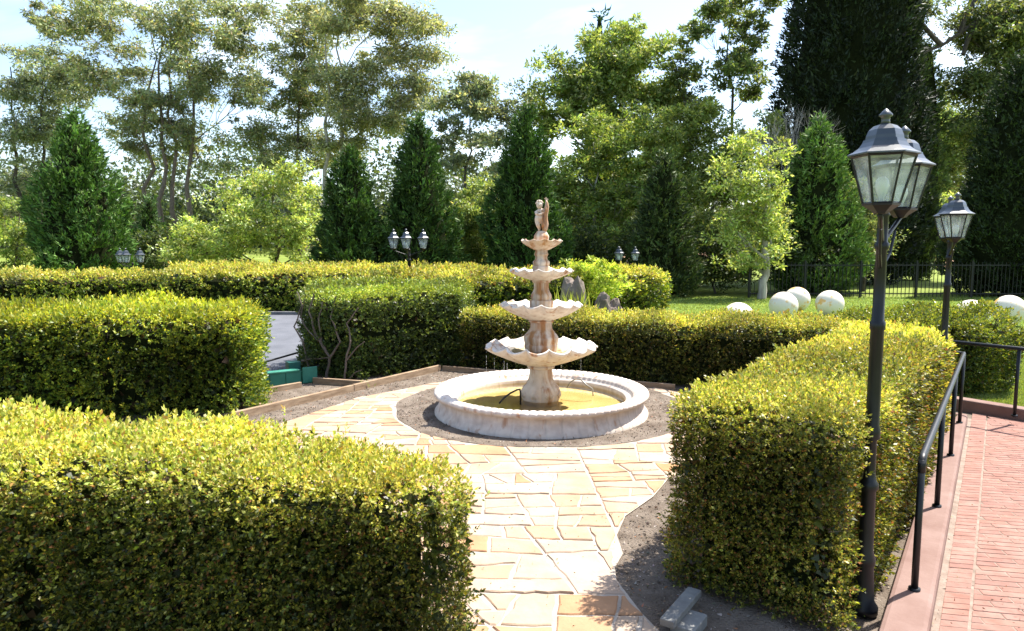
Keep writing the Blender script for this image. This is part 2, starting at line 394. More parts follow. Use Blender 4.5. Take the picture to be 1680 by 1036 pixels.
def hedge(poly, z1, label, slope=0, y0=0, thick=.13, leaf=.022, dens=2500, cols_top=None, cols_side=None, k=7, group=None, mat=None, z0=0.0, wob=.03, rnd=.09, aspect=.55, backdens=.45, gapf=.0, under=0.0, stemmy=None):
    """poly: footprint, counter-clockwise. dens: sprigs per square metre at the near end; leaf grows with distance"""
    cx, cy = cen(poly); root = empty('hedge', (cx, cy, 0), label=label, cat='hedge', group=group)
    pts = []; nor = []; top = []
    n = len(poly); nz = SineNoise(2.4, 9, random.randint(0, 999)); nz2 = SineNoise(7, 9, random.randint(0, 999))
    A = abs(area(poly)); xs_ = [p[0] for p in poly]; ys_ = [p[1] for p in poly]
    def wgt(x, y): 
        d = np.hypot(x, y); return d
    # top
    m = int(A * dens * 3)
    Q = np.stack([rng.uniform(min(xs_), max(xs_), m), rng.uniform(min(ys_), max(ys_), m)], 1)
    m2 = int((max(xs_) - min(xs_)) * (max(ys_) - min(ys_)) * dens); Q = Q[:m2] if m2 < m else np.stack([rng.uniform(min(xs_), max(xs_), m2), rng.uniform(min(ys_), max(ys_), m2)], 1)
    ins = np.zeros(len(Q), bool); j = n - 1
    for i in range(n):
        xi, yi = poly[i]; xj, yj = poly[j]
        cnd = ((yi > Q[:, 1]) != (yj > Q[:, 1])) & (Q[:, 0] < (xj - xi) * (Q[:, 1] - yi) / (yj - yi + 1e-12) + xi); ins ^= cnd; j = i
    Q = Q[ins]; dist = np.full(len(Q), 9.)
    edn = np.zeros((len(Q), 2))
    for i in range(n):
        a = np.array(poly[i]); b = np.array(poly[(i + 1) % n]); e = b - a; l = np.linalg.norm(e); e = e / l; nn = np.array([e[1], -e[0]])
        t = np.clip((Q - a) @ e, 0, l); dd = np.linalg.norm(Q - (a + t[:, None] * e), axis=1)
        up = dd < dist; dist[up] = dd[up]; edn[up] = nn
    q = np.clip(1 - dist / rnd, 0, 1); zt = z1 - rnd * (1 - np.sqrt(np.clip(1 - q ** 2, 0, 1)))
    zt = zt - slope * (Q[:, 1] - y0)
    pts.append(np.column_stack([Q, zt])); nor.append(nrm(np.column_stack([edn * q[:, None], np.ones(len(Q)) * (1.02 - q)]))); top.append(np.ones(len(Q)))
    for i in range(n):
        a = np.array(poly[i]); b = np.array(poly[(i + 1) % n]); e = b - a; l = np.linalg.norm(e); e = e / l; nn = np.array([e[1], -e[0]])
        mid = (a + b) / 2; facing = -(mid @ nn) / np.linalg.norm(mid)
        dn = dens * (1 if facing > -.3 else backdens)
        m = int(l * (z1 - z0) * dn); t = rng.uniform(0, l, m); z = z0 + (z1 - z0 - rnd * .6) * rng.uniform(0, 1, m)
        z = z - slope * (a[1] + e[1] * t - y0) * (z / z1)
        P = np.column_stack([a[0] + e[0] * t, a[1] + e[1] * t, z]) - np.column_stack([nn[0] * np.ones(m), nn[1] * np.ones(m), np.zeros(m)]) * (under * np.clip(.5 - z / (z1 - z0), 0, 1))[:, None]
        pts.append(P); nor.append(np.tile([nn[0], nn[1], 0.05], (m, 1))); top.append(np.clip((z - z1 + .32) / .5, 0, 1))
    P = np.concatenate(pts); N = np.concatenate(nor); tp = np.concatenate(top)
    d0 = max(1.5, min(math.hypot(*p) for p in poly)); d = np.hypot(P[:, 0], P[:, 1]); sc_ = np.clip(d / d0, 1, 4) ** .8
    keep = rng.uniform(0, 1, len(P)) < 1 / sc_ ** 2
    g_ = nz2(P) + nz(P * 1.7)
    keep &= np.abs(P[:, 0]) < 1.02 * P[:, 1] + .1
    if gapf: keep &= ~((g_ > 2.2 - gapf) & (tp < .5) & (rng.uniform(0, 1, len(P)) < .8))
    P, N, tp, sc_, g_ = P[keep], N[keep], tp[keep], sc_[keep], g_[keep]
    off = nz(P) * wob + nz2(P) * wob * .45 + rng.exponential(.011, len(P)) * (1 + .4 * tp) - rng.uniform(0, 1, len(P)) ** 1.3 * thick + .02
    P = P + N * off[:, None]
    LL = leaf * sc_ * rng.uniform(.6, 1.35, len(P))
    B, D, L2 = sprigs(P, N, k, LL, 1.7)
    Vv = leaves(B, D, L2, L2 * aspect, .2)
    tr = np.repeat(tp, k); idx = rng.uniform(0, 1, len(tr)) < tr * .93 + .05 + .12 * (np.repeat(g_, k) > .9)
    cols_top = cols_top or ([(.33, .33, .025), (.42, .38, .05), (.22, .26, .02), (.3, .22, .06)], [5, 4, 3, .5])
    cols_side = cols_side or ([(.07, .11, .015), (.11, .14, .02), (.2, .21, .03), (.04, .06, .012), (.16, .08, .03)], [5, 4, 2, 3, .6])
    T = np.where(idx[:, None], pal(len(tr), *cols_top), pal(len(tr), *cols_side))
    patch = nz(B * .9 + 3.1).clip(-2, 2); pb2 = np.repeat(g_, k).clip(-2.5, 2.5); T = T * (1 + .2 * patch[:, None]) * (1 + .09 * pb2[:, None] * np.array([1.0, .8, .5]))
    quads_np('foliage', Vv - np.array([cx, cy, 0]), mat or LEAF, T, root)['kind'] = 'stuff'
    # inner mass
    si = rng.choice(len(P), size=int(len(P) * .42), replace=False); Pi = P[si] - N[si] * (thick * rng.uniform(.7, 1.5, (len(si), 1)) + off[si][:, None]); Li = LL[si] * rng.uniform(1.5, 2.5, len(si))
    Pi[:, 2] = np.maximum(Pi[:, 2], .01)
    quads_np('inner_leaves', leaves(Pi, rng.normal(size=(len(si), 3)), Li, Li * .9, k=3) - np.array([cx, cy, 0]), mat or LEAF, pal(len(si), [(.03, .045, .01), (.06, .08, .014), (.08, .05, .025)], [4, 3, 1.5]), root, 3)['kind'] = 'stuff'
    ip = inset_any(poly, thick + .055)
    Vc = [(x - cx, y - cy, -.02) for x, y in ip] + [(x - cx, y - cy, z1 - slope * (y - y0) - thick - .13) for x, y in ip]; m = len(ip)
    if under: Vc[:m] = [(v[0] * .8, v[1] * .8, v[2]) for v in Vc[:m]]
    mesh_from('inner_core', Vc, [tuple(range(m, 2 * m))] + [(i, (i + 1) % m, m + (i + 1) % m, m + i) for i in range(m)], CORE, root)  # opaque hull standing in for dense inner foliage
    # twigs poking through the leaves
    V = []; Fc = []
    sel = rng.choice(len(P), size=min(len(P), int(120 + len(P) * .02)), replace=False)
    for s in sel:
        p = Vector(P[s]); nn = Vector(N[s]); l = float(LL[s]) * random.uniform(2, 5); a = p - nn * l
        dd = (nn + Vector(rng.normal(0, .7, 3)) + Vector((0, 0, .6))).normalized()
        tube_geo([a - Vector((cx, cy, 0)), p + dd * l * .5 - Vector((cx, cy, 0))], [float(LL[s]) * .09, float(LL[s]) * .04], 3, V, Fc, False)
    mesh_from('twigs', V, Fc, BARK_R, root)['kind'] = 'stuff'
    print('hedge', label[:40], len(Vv)); return root
def inset_any(poly, d):
    n = len(poly); o = []
    for i in range(n):
        a = Vector(poly[i - 1]); b = Vector(poly[i]); c = Vector(poly[(i + 1) % n]); e1 = (b - a).normalized(); e2 = (c - b).normalized()
        n1 = Vector((-e1.y, e1.x)); n2 = Vector((-e2.y, e2.x)); m = (n1 + n2); m = m / max(.3, m.dot(n1) if m.length else 1); o.append(tuple(b + m * d))
    return o
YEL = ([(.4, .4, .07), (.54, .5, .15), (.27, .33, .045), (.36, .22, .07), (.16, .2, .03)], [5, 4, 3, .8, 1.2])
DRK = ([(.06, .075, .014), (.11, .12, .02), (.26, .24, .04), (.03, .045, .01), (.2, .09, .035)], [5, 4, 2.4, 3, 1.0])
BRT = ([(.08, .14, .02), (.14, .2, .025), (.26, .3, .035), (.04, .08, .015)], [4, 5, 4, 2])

# near left, near right, and the others
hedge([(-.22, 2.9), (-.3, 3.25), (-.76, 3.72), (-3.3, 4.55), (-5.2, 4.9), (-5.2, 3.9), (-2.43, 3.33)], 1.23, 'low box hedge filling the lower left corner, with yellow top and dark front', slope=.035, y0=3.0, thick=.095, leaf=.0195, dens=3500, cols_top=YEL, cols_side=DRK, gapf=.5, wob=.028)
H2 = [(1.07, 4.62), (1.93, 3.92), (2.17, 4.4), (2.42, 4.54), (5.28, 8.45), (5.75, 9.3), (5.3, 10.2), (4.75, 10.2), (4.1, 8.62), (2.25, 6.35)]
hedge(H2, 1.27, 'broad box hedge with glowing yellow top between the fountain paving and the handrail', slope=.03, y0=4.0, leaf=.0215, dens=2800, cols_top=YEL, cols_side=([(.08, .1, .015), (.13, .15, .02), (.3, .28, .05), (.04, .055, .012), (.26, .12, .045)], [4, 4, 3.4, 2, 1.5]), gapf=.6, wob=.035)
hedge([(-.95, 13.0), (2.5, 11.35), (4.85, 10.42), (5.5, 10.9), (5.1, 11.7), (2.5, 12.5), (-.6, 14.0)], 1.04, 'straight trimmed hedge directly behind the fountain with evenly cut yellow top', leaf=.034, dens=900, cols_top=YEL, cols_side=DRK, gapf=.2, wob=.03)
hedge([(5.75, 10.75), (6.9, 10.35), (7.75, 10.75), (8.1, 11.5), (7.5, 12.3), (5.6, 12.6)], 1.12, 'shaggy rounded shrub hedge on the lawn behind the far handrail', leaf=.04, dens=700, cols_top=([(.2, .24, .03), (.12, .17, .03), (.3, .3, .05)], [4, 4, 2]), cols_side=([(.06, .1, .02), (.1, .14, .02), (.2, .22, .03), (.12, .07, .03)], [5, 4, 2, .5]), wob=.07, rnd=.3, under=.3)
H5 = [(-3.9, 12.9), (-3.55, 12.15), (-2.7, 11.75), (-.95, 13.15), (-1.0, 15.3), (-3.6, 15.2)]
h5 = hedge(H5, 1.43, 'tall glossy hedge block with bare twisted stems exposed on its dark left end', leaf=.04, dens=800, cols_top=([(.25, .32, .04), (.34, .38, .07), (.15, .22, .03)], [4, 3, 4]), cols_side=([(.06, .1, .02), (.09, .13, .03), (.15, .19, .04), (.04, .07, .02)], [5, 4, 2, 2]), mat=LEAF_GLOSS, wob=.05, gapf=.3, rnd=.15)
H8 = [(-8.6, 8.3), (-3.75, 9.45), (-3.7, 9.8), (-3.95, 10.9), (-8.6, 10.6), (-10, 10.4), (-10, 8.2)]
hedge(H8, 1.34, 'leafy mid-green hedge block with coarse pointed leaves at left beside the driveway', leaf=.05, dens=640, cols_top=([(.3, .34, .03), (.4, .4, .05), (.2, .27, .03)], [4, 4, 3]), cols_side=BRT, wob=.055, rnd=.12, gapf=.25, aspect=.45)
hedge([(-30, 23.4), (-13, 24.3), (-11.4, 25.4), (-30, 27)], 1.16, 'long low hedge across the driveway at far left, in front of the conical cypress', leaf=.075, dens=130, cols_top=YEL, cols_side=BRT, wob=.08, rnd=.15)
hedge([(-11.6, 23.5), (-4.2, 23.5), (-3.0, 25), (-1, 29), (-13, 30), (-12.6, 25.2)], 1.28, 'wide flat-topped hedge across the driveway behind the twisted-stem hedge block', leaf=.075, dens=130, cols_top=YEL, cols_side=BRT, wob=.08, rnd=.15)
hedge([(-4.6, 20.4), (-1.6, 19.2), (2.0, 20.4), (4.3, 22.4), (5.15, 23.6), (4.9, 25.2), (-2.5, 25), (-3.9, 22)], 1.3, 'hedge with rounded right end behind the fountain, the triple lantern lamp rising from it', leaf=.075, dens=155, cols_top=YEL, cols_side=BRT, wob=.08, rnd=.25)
# bare stems on the tall block
sv = []; 
cxh, cyh = cen(H5)
for (pts_, r0) in [([(512, 605), (503, 560), (488, 535), (500, 500), (492, 478)], .016), ([(540, 625), (545, 585), (522, 545), (512, 510), (520, 482)], .024), ([(545, 588), (562, 560), (548, 520), (556, 485)], .018),
                   ([(500, 592), (520, 588), (545, 586)], .018), ([(570, 628), (572, 590), (580, 560), (574, 530), (592, 505)], .018), ([(572, 592), (590, 570), (602, 560)], .012), ([(572, 625), (585, 612), (598, 606)], .01), ([(528, 560), (512, 545), (498, 520), (505, 490)], .014), ([(545, 586), (532, 560), (528, 520), (536, 490)], .016)]:
    P3 = []
    for (x, y) in pts_:
        # left end plane between footprint points
        a = Vector(H5[1]); b = Vector(H5[2]); dd = ray(x, y); best = None
        nn = Vector(((b - a).y, -(b - a).x)).normalized(); t = (a.dot(nn) + .0) / (dd[0] * nn.x + dd[1] * nn.y); p = Vector((dd[0] * t, dd[1] * t, CAMZ + dd[2] * t)) + Vector((nn.x, nn.y, 0)) * .075
        P3.append(p - Vector((cxh, cyh, 0)))
    # smooth
    S = []
    for i in range(len(P3) - 1):
        for t in (0, .33, .66): S.append(P3[i].lerp(P3[i + 1], t) + Vector((random.uniform(-.012, .012), 0, random.uniform(-.01, .01))))
    S.append(P3[-1]); tube('bare_stem', S, [1.15 * r0 * (1 - .6 * i / len(S)) for i in range(len(S))], BARK_R, h5, 6)

# ------------------------------------------------------------------ timber edging, steps, green wall
WOOD = mat_noise('weathered_timber', (.17, .11, .065), (.33, .24, .16), 4, .85, .5, c3=(.38, .3, .22), stretch=(1, 1, 6), bscale=30)
WOODG = mat_noise('grey_timber', (.09, .09, .09), (.2, .2, .19), 5, .85, .4)
def timber(a, b, h, label, wd=.06, mat=None, z0=-.03):
    a = Vector(a); b = Vector(b); l = (b - a).length; n = max(1, round(l / 1.9))
    root = empty('timber_edging', (a.x, a.y, 0), math.atan2((b - a).y, (b - a).x), label=label, cat='timber edging')
    for i in range(n):
        box('board', (l * i / n + .004, -wd / 2, z0), (l * (i + 1) / n - .004, wd / 2, h + random.uniform(-.006, .006)), mat or WOOD, root, .008)
    return root
timber(at(380, 688), at(722, 607), .09, 'long timber garden edging running from the left hedge to the corner behind the fountain')
timber((-1.27, 12.68), (2.6, 10.98), .08, 'timber edging along the foot of the hedge behind the fountain')
timber(at(392, 652), at(494, 634), .07, 'short timber edging in front of the green wall')
timber(at(514, 628), at(600, 634), .09, 'timber edging under the tall hedge block, meeting the long board')
timber(at(394, 667), at(452, 671), .06, 'short timber at the foot of the left hedge, closing the small soil bed', wd=.08)
rt = empty('timber_edging', (*at(1092, 1022), 0), label='loose grey timber offcut with a block under it at the foot of the right hedge', cat='timber edging')
a_, b_ = Vector(at(1094, 1018, .1)), Vector(at(1140, 965, .1)); rt.rotation_euler[2] = math.atan2((b_ - a_).y, (b_ - a_).x); rt.location = (a_.x, a_.y, 0); l_ = (b_ - a_).length
box('board', (0, -.045, .055), (l_, .045, .1), WOODG, rt, .006); box('block', (.05, -.15, -.02), (l_ * .6, -.0, .055), WOODG, rt, .008)
GREEN = mat_noise('green_paint', (.01, .12, .08), (.03, .2, .14), 2.5, .55, .3, c3=(.06, .25, .19), spec=.5)
GREEND = mat_noise('dark_green_paint', (.006, .05, .045), (.01, .08, .07), 3, .5, .2)
BLK = mat_noise('black_metal', (.003, .0035, .005), (.007, .008, .011), 8, .42, .25, bscale=90, bdist=.001, spec=.35)
ga, gb = Vector((*at(330, 648, 0),)), Vector((*at(520, 626, 0),)); gl = (gb - ga).length
gw = empty('green_wall', (ga.x, ga.y, 0), math.atan2((gb - ga).y, (gb - ga).x), label='low green painted panel wall beside the driveway with a dark box post', cat='wall')
npn = 7
for i in range(npn): box('panel', (gl * i / npn + .004, 0, -.03), (gl * (i + 1) / npn - .004, .05, .2), GREEN, gw, .004)
box('cap', (0, -.02, .202), (gl - .28, .13, .235), GREEN, gw, .008)
box('box_post', (gl - .42, .14, -.03), (gl - .22, .32, .34), GREEND, gw, .008)
box('end_panel', (gl - .25, -.03, .0), (gl, -.002, .26), GREEN, gw, .006)
pa, pb = atd(330, 624, 12.0), atd(520, 570, 13.4)
gr = empty('pipe_rail', (pa.x, pa.y, 0), label='thin black pipe rail above the green wall', cat='railing')
O_ = Vector((pa.x, pa.y, 0)); tube('rail', [pa - O_, pb - O_], .018, BLK, gr); tube('post', [Vector((0, 0, -.02)), pa - O_], .015, BLK, gr, 8); tube('post', [Vector((pb.x - pa.x, pb.y - pa.y, -.02)), pb - O_], .015, BLK, gr, 8)

# ------------------------------------------------------------------ handrails
def handrail(bases, top, label, ends, rr=.024):
    root = empty('handrail', (bases[0][0], bases[0][1], 0), label=label, cat='handrail')
    O_ = Vector((bases[0][0], bases[0][1], 0))
    for b in bases: tube('post', [Vector((b[0], b[1], .1)) - O_, Vector((b[0], b[1], top - .01)) - O_], .021, BLK, root, 12)
    for b in bases: tube('foot', [Vector((b[0], b[1], .1)) - O_, Vector((b[0], b[1], .125)) - O_], .035, BLK, root, 12)
    tube('rail', [Vector(p) - O_ for p in ends], rr, BLK, root, 14); return root
pb_ = [at(1500, 968, .11), at(1536, 832, .11), at(1558, 748, .11), at(1574, 694, .11)]
p0, p3 = Vector(pb_[0]), Vector(pb_[3])
pb_ = [tuple(p0.lerp(p3, t)) for t in (0, .34, .68, 1)]
TZ = .97
d_ = (p3 - p0).normalized(); ln = Vector((-d_.y, d_.x))
handrail(pb_, TZ, 'black metal handrail in the foreground between the yellow hedge and the brick ramp',
         [(p0.x, p0.y, TZ - .09), (p0.x, p0.y, TZ - .04), (p0.x + d_.x * .012, p0.y + d_.y * .012, TZ - .012), (p0.x + d_.x * .05, p0.y + d_.y * .05, TZ), (p3.x - d_.x * .06, p3.y - d_.y * .06, TZ), (p3.x - d_.x * .01, p3.y - d_.y * .01, TZ), (p3.x + ln.x * .04, p3.y + ln.y * .04, TZ), (p3.x + ln.x * .3, p3.y + ln.y * .3, TZ)])
q0 = fk0 + fd * -.35 - fn * .1; q1 = fk0 + fd * .78 - fn * .1; q2 = fk0 + fd * 2.6 - fn * .1
q1 = Vector(at(1664, 684, .1)); q0 = q1 - fd * 1.7; q2 = q1 + fd * 1.7
handrail([tuple(q0), tuple(q1), tuple(q2)], .98, 'black metal handrail on the far kerb in front of the lawn',
         [(q0.x - fd.x * .3, q0.y - fd.y * .3, .98), (q1.x, q1.y, .98), (q2.x + fd.x, q2.y + fd.y, .98)])

# ------------------------------------------------------------------ fountain
def stone_mat(name, stain, base1=(.6, .5, .42), base2=(.78, .7, .62), yellow=0):
    base1 = tuple(.8 * c for c in base1); base2 = tuple(.8 * c for c in base2)
    m, t, b = nodes(name); N = t.nodes; L = t.links
    tc = N.new('ShaderNodeTexCoord')
    n1 = N.new('ShaderNodeTexNoise'); n1.inputs['Scale'].default_value = 9; n1.inputs['Detail'].default_value = 8; L.new(tc.outputs['Object'], n1.inputs[0])
    r = N.new('ShaderNodeValToRGB'); r.color_ramp.elements[0].position = .3; r.color_ramp.elements[0].color = (*base1, 1); r.color_ramp.elements[1].position = .65; r.color_ramp.elements[1].color = (*base2, 1); L.new(n1.outputs[0], r.inputs[0])
    col = r.outputs[0]
    # rust streaks: noise squeezed round the column and stretched down it
    mp = N.new('ShaderNodeMapping'); mp.inputs['Scale'].default_value = (11, 11, 1.3); L.new(tc.outputs['Object'], mp.inputs[0])
    n2 = N.new('ShaderNodeTexNoise'); n2.inputs['Scale'].default_value = 1; n2.inputs['Detail'].default_value = 4; L.new(mp.outputs[0], n2.inputs[0])
    r2 = N.new('ShaderNodeValToRGB'); r2.color_ramp.elements[0].position = .62 - stain * .22; r2.color_ramp.elements[1].position = .78 - stain * .18
    r2.color_ramp.elements[1].color = (.9, .9, .9, 1); L.new(n2.outputs[0], r2.inputs[0])
    mm = N.new('ShaderNodeMixRGB'); mm.inputs[2].default_value = (.3, .12, .035, 1); L.new(r2.outputs[0], mm.inputs[0]); L.new(col, mm.inputs[1]); col = mm.outputs[0]
    n3 = N.new('ShaderNodeTexNoise'); n3.inputs['Scale'].default_value = 2.2; n3.inputs['Detail'].default_value = 3; L.new(tc.outputs['Object'], n3.inputs[0])
    r3 = N.new('ShaderNodeValToRGB'); r3.color_ramp.elements[0].position = .5; r3.color_ramp.elements[1].position = .75; r3.color_ramp.elements[1].color = (.2 + .5 * yellow,) * 3 + (1,); L.new(n3.outputs[0], r3.inputs[0])
    m3 = N.new('ShaderNodeMixRGB'); m3.inputs[2].default_value = (.42, .24, .06, 1); L.new(r3.outputs[0], m3.inputs[0]); L.new(col, m3.inputs[1]); col = m3.outputs[0]
    L.new(col, b.inputs['Base Color']); b.inputs['Roughness'].default_value = .75; b.inputs['Specular IOR Level'].default_value = .25
    n4 = N.new('ShaderNodeTexNoise'); n4.inputs['Scale'].default_value = 70; n4.inputs['Detail'].default_value = 5; L.new(tc.outputs['Object'], n4.inputs[0])
    bp = N.new('ShaderNodeBump'); bp.inputs['Strength'].default_value = .4; bp.inputs['Distance'].default_value = .004; L.new(n4.outputs[0], bp.inputs['Height']); L.new(bp.outputs[0], b.inputs['Normal'])
    return m
ST_POOL = stone_mat('pool_stone', .12, (.58, .5, .44), (.78, .71, .64)); ST_BOWL = stone_mat('bowl_stone', .3, (.66, .58, .5), (.84, .78, .7), .3); ST_COL = stone_mat('column_stone', .95, (.6, .48, .38), (.74, .64, .54), .5)
ST_BASE = stone_mat('pedestal_stone', .35, (.62, .5, .38), (.76, .66, .54), .5); ST_TOP = stone_mat('top_stone', .75, (.64, .5, .4), (.78, .66, .56), .7)
fo = empty('fountain', (FX, FY, 0), label='tiered cream stone fountain with rust streaks and four scalloped bowls in a round basin', cat='fountain')
cs = math.cos
NP = 88
def pool_r(i, r, z, th):
    if 5 <= i <= 14:   # fluted coping: rounded lobes with grooves between
        f = abs(math.sin(NP / 2 * th)) ** .45; return r - (1 - f) * .008 * (1 if i < 11 else -1), z - (1 - f) * .012
    if 1 <= i <= 4:
        f = abs(math.sin(22 * th)); return r - .014 * max(0, 1 - f / .13), z
    return r, z
prof = [(1.50, -.1), (1.505, -.035), (1.462, .02), (1.435, .09), (1.43, .16), (1.47, .18), (1.5, .2), (1.515, .225), (1.505, .25), (1.475, .268), (1.43, .274), (1.38, .265), (1.33, .24), (1.3, .215), (1.285, .2), (1.28, .165), (1.2, .16), (1.19, .13), (1.18, .02)]
V, Fc = lathe_geo(prof, NP * 8, rfun=pool_r, close=False)
mesh_from('basin', V, Fc, ST_POOL, fo, True)
FLOOR = mat_noise('stained_basin_floor', (.4, .29, .12), (.52, .42, .24), 2.2, .8, .3, c3=(.42, .26, .07))
lathe('basin_floor', [(1.185, .04), (.6, .035), (.01, .035)][::-1], 64, FLOOR, fo, close=False)
m, t, b = nodes('water'); N = t.nodes; t.nodes.remove(b)
gl_ = N.new('ShaderNodeBsdfGlossy'); gl_.inputs['Roughness'].default_value = .04; tp_ = N.new('ShaderNodeBsdfTransparent'); tp_.inputs[0].default_value = (.93, .9, .75, 1)
fr = N.new('ShaderNodeFresnel'); fr.inputs[0].default_value = 1.33; mxs = N.new('ShaderNodeMixShader'); nn_ = N.new('ShaderNodeTexNoise'); nn_.inputs['Scale'].default_value = 16; nn_.inputs['Detail'].default_value = 3
tcc = N.new('ShaderNodeTexCoord'); t.links.new(tcc.outputs['Object'], nn_.inputs[0]); bpn = N.new('ShaderNodeBump'); bpn.inputs['Distance'].default_value = .003; bpn.inputs['Strength'].default_value = .35; t.links.new(nn_.outputs[0], bpn.inputs['Height'])
t.links.new(bpn.outputs[0], gl_.inputs['Normal']); t.links.new(bpn.outputs[0], fr.inputs['Normal']); t.links.new(fr.outputs[0], mxs.inputs[0]); t.links.new(tp_.outputs[0], mxs.inputs[1]); t.links.new(gl_.outputs[0], mxs.inputs[2]); t.links.new(mxs.outputs[0], N['Material Output'].inputs[0])
WATER = m
lathe('pool_water', [(1.186, .1), (.8, .1), (.4, .1), (.01, .1)], 64, WATER, fo, close=False)
def column(name, prof, mat, lobes, amp, parent=fo, z_lo=None, z_hi=None):
    zmin = min(p[1] for p in prof); zmax = max(p[1] for p in prof)
    def rf(i, r, z, th):
        t = (z - zmin) / (zmax - zmin); a = amp * math.sin(math.pi * min(1, max(0, t * 1.05))) ** .7
        f = abs(math.sin(lobes / 2 * th)) ** .55
        return r * (1 - a * (1 - f)), z
    return lathe(name, prof, lobes * 14, mat, parent, rf)
def smooth_prof(P, n=5):
    o = []
    for i in range(len(P) - 1):
        p0 = P[max(i - 1, 0)]; p1 = P[i]; p2 = P[i + 1]; p3 = P[min(i + 2, len(P) - 1)]
        for k in range(n):
            t = k / n; o.append(tuple(.5 * ((2 * p1[j]) + (-p0[j] + p2[j]) * t + (2 * p0[j] - 5 * p1[j] + 4 * p2[j] - p3[j]) * t * t + (-p0[j] + 3 * p1[j] - 3 * p2[j] + p3[j]) * t ** 3) for j in (0, 1)))
    o.append(P[-1]); return o
column('pedestal', smooth_prof([(.235, .03), (.25, .07), (.275, .13), (.285, .2), (.265, .27), (.215, .33), (.178, .4), (.165, .48), (.16, .55)]), ST_BASE, 8, .13)
lathe('pedestal_collar', smooth_prof([(.165, .545), (.19, .555), (.196, .575), (.185, .595), (.2, .61)], 4), 48, ST_BASE, fo)
for (rw_, zw_) in ((.55, .8), (.36, 1.41), (.24, 1.9)): lathe('bowl_water', [(rw_, zw_), (rw_ * .6, zw_), (.05, zw_)], 48, WATER, fo, close=False)
# shell reliefs on the pedestal bulb
for k in range(8):
    th = 2 * math.pi * (k + .5) / 8; V = []; Fc = []
    ct = Vector((math.cos(th), math.sin(th), 0)); tn = Vector((-math.sin(th), math.cos(th), 0))
    for j in range(7):
        a = (j - 3) * .36; root_ = ct * .28 + Vector((0, 0, .12)); tip = ct * (.272 - .0) + tn * math.sin(a) * .075 + Vector((0, 0, .16 + math.cos(a) * .085)); 
        tube_geo([root_ + (tip - root_) * .3, root_ + (tip - root_) * .7 + ct * .008, tip], [.006, .011, .008], 5, V, Fc)
    mesh_from('shell_relief', V, Fc, ST_BASE, fo, True)
def bowl(name, Rr, zr, zb, rb_, lobes, mat, wave, name_i=0):
    P = []; h = zr - zb; n = 11
    for i in range(n + 1):
        t = i / n; r = rb_ + (Rr - rb_) * math.sin(t * math.pi / 2) ** .9 * (.35 + .65 * t); z = zb + h * t ** 1.55; P.append((r, z, t, 0))
    P.append((Rr * 1.012, zr + h * .05, 1, 0)); P.append((Rr * 1.0, zr + h * .1, 1, 0)); P.append((Rr * .965, zr + h * .1, 1, 1))
    for i in range(1, n + 1):
        t = 1 - i / n; r = max(.01, (Rr * .95 - .0) * (.02 + .98 * t)); z = zb + h * .35 + (zr + h * .06 - zb - h * .35) * t ** 2.0; P.append((r, z, t, 1))
    def rf(i, r, z, th):
        t = P[i][2]; f = abs(math.cos(lobes / 2 * th + name_i)) ** .8; f2 = math.cos(lobes * 3 * th) * .006
        return r * (1 + (f - .6) * .085 * t ** 2 + f2 * t), z + (f - .5) * wave * t ** 3 * (1 if True else 0) * -1 + .004 * math.sin(3 * th)
    return lathe(name, [(p[0], p[1]) for p in P], lobes * 16, mat, fo, rf, close=False)
bowl('bowl', .765, .865, .59, .15, 15, ST_BOWL, .055)
column('stem', smooth_prof([(.2, .8), (.235, .9), (.25, .96), (.248, 1.0), (.2, 1.06), (.165, 1.11), (.155, 1.17), (.155, 1.205)]), ST_COL, 8, .14)
lathe('stem_collar', smooth_prof([(.155, 1.2), (.175, 1.207), (.178, 1.225), (.168, 1.235), (.18, 1.25)], 4), 48, ST_COL, fo)
lathe('stem_foot', smooth_prof([(.2, .74), (.235, .86), (.225, .905), (.2, .915)], 3), 48, ST_COL, fo)
bowl('bowl', .56, 1.45, 1.235, .15, 14, ST_BOWL, .042, .3)
lathe('stem_foot', smooth_prof([(.16, 1.38), (.165, 1.5), (.15, 1.515)], 3), 48, ST_COL, fo)
column('stem', smooth_prof([(.135, 1.5), (.148, 1.54), (.15, 1.58), (.125, 1.63), (.108, 1.68), (.108, 1.76)]), ST_COL, 8, .15)
lathe('stem_collar', smooth_prof([(.108, 1.755), (.128, 1.765), (.13, 1.785), (.135, 1.81)], 4), 48, ST_COL, fo)
bowl('bowl', .435, 1.93, 1.79, .12, 13, ST_BOWL, .036, .1)
lathe('stem_foot', smooth_prof([(.12, 1.88), (.122, 1.975), (.11, 1.99)], 3), 40, ST_COL, fo)
column('stem', smooth_prof([(.1, 1.975), (.115, 2.01), (.118, 2.05), (.09, 2.08), (.085, 2.12), (.1, 2.15), (.092, 2.17), (.082, 2.21)]), ST_COL, 7, .17)
bowl('bowl', .28, 2.34, 2.205, .07, 11, ST_TOP, .022, .2)
lathe('plinth', smooth_prof([(.085, 2.28), (.1, 2.36), (.105, 2.4), (.09, 2.43), (.07, 2.46), (.055, 2.475)], 4), 40, ST_TOP, fo)
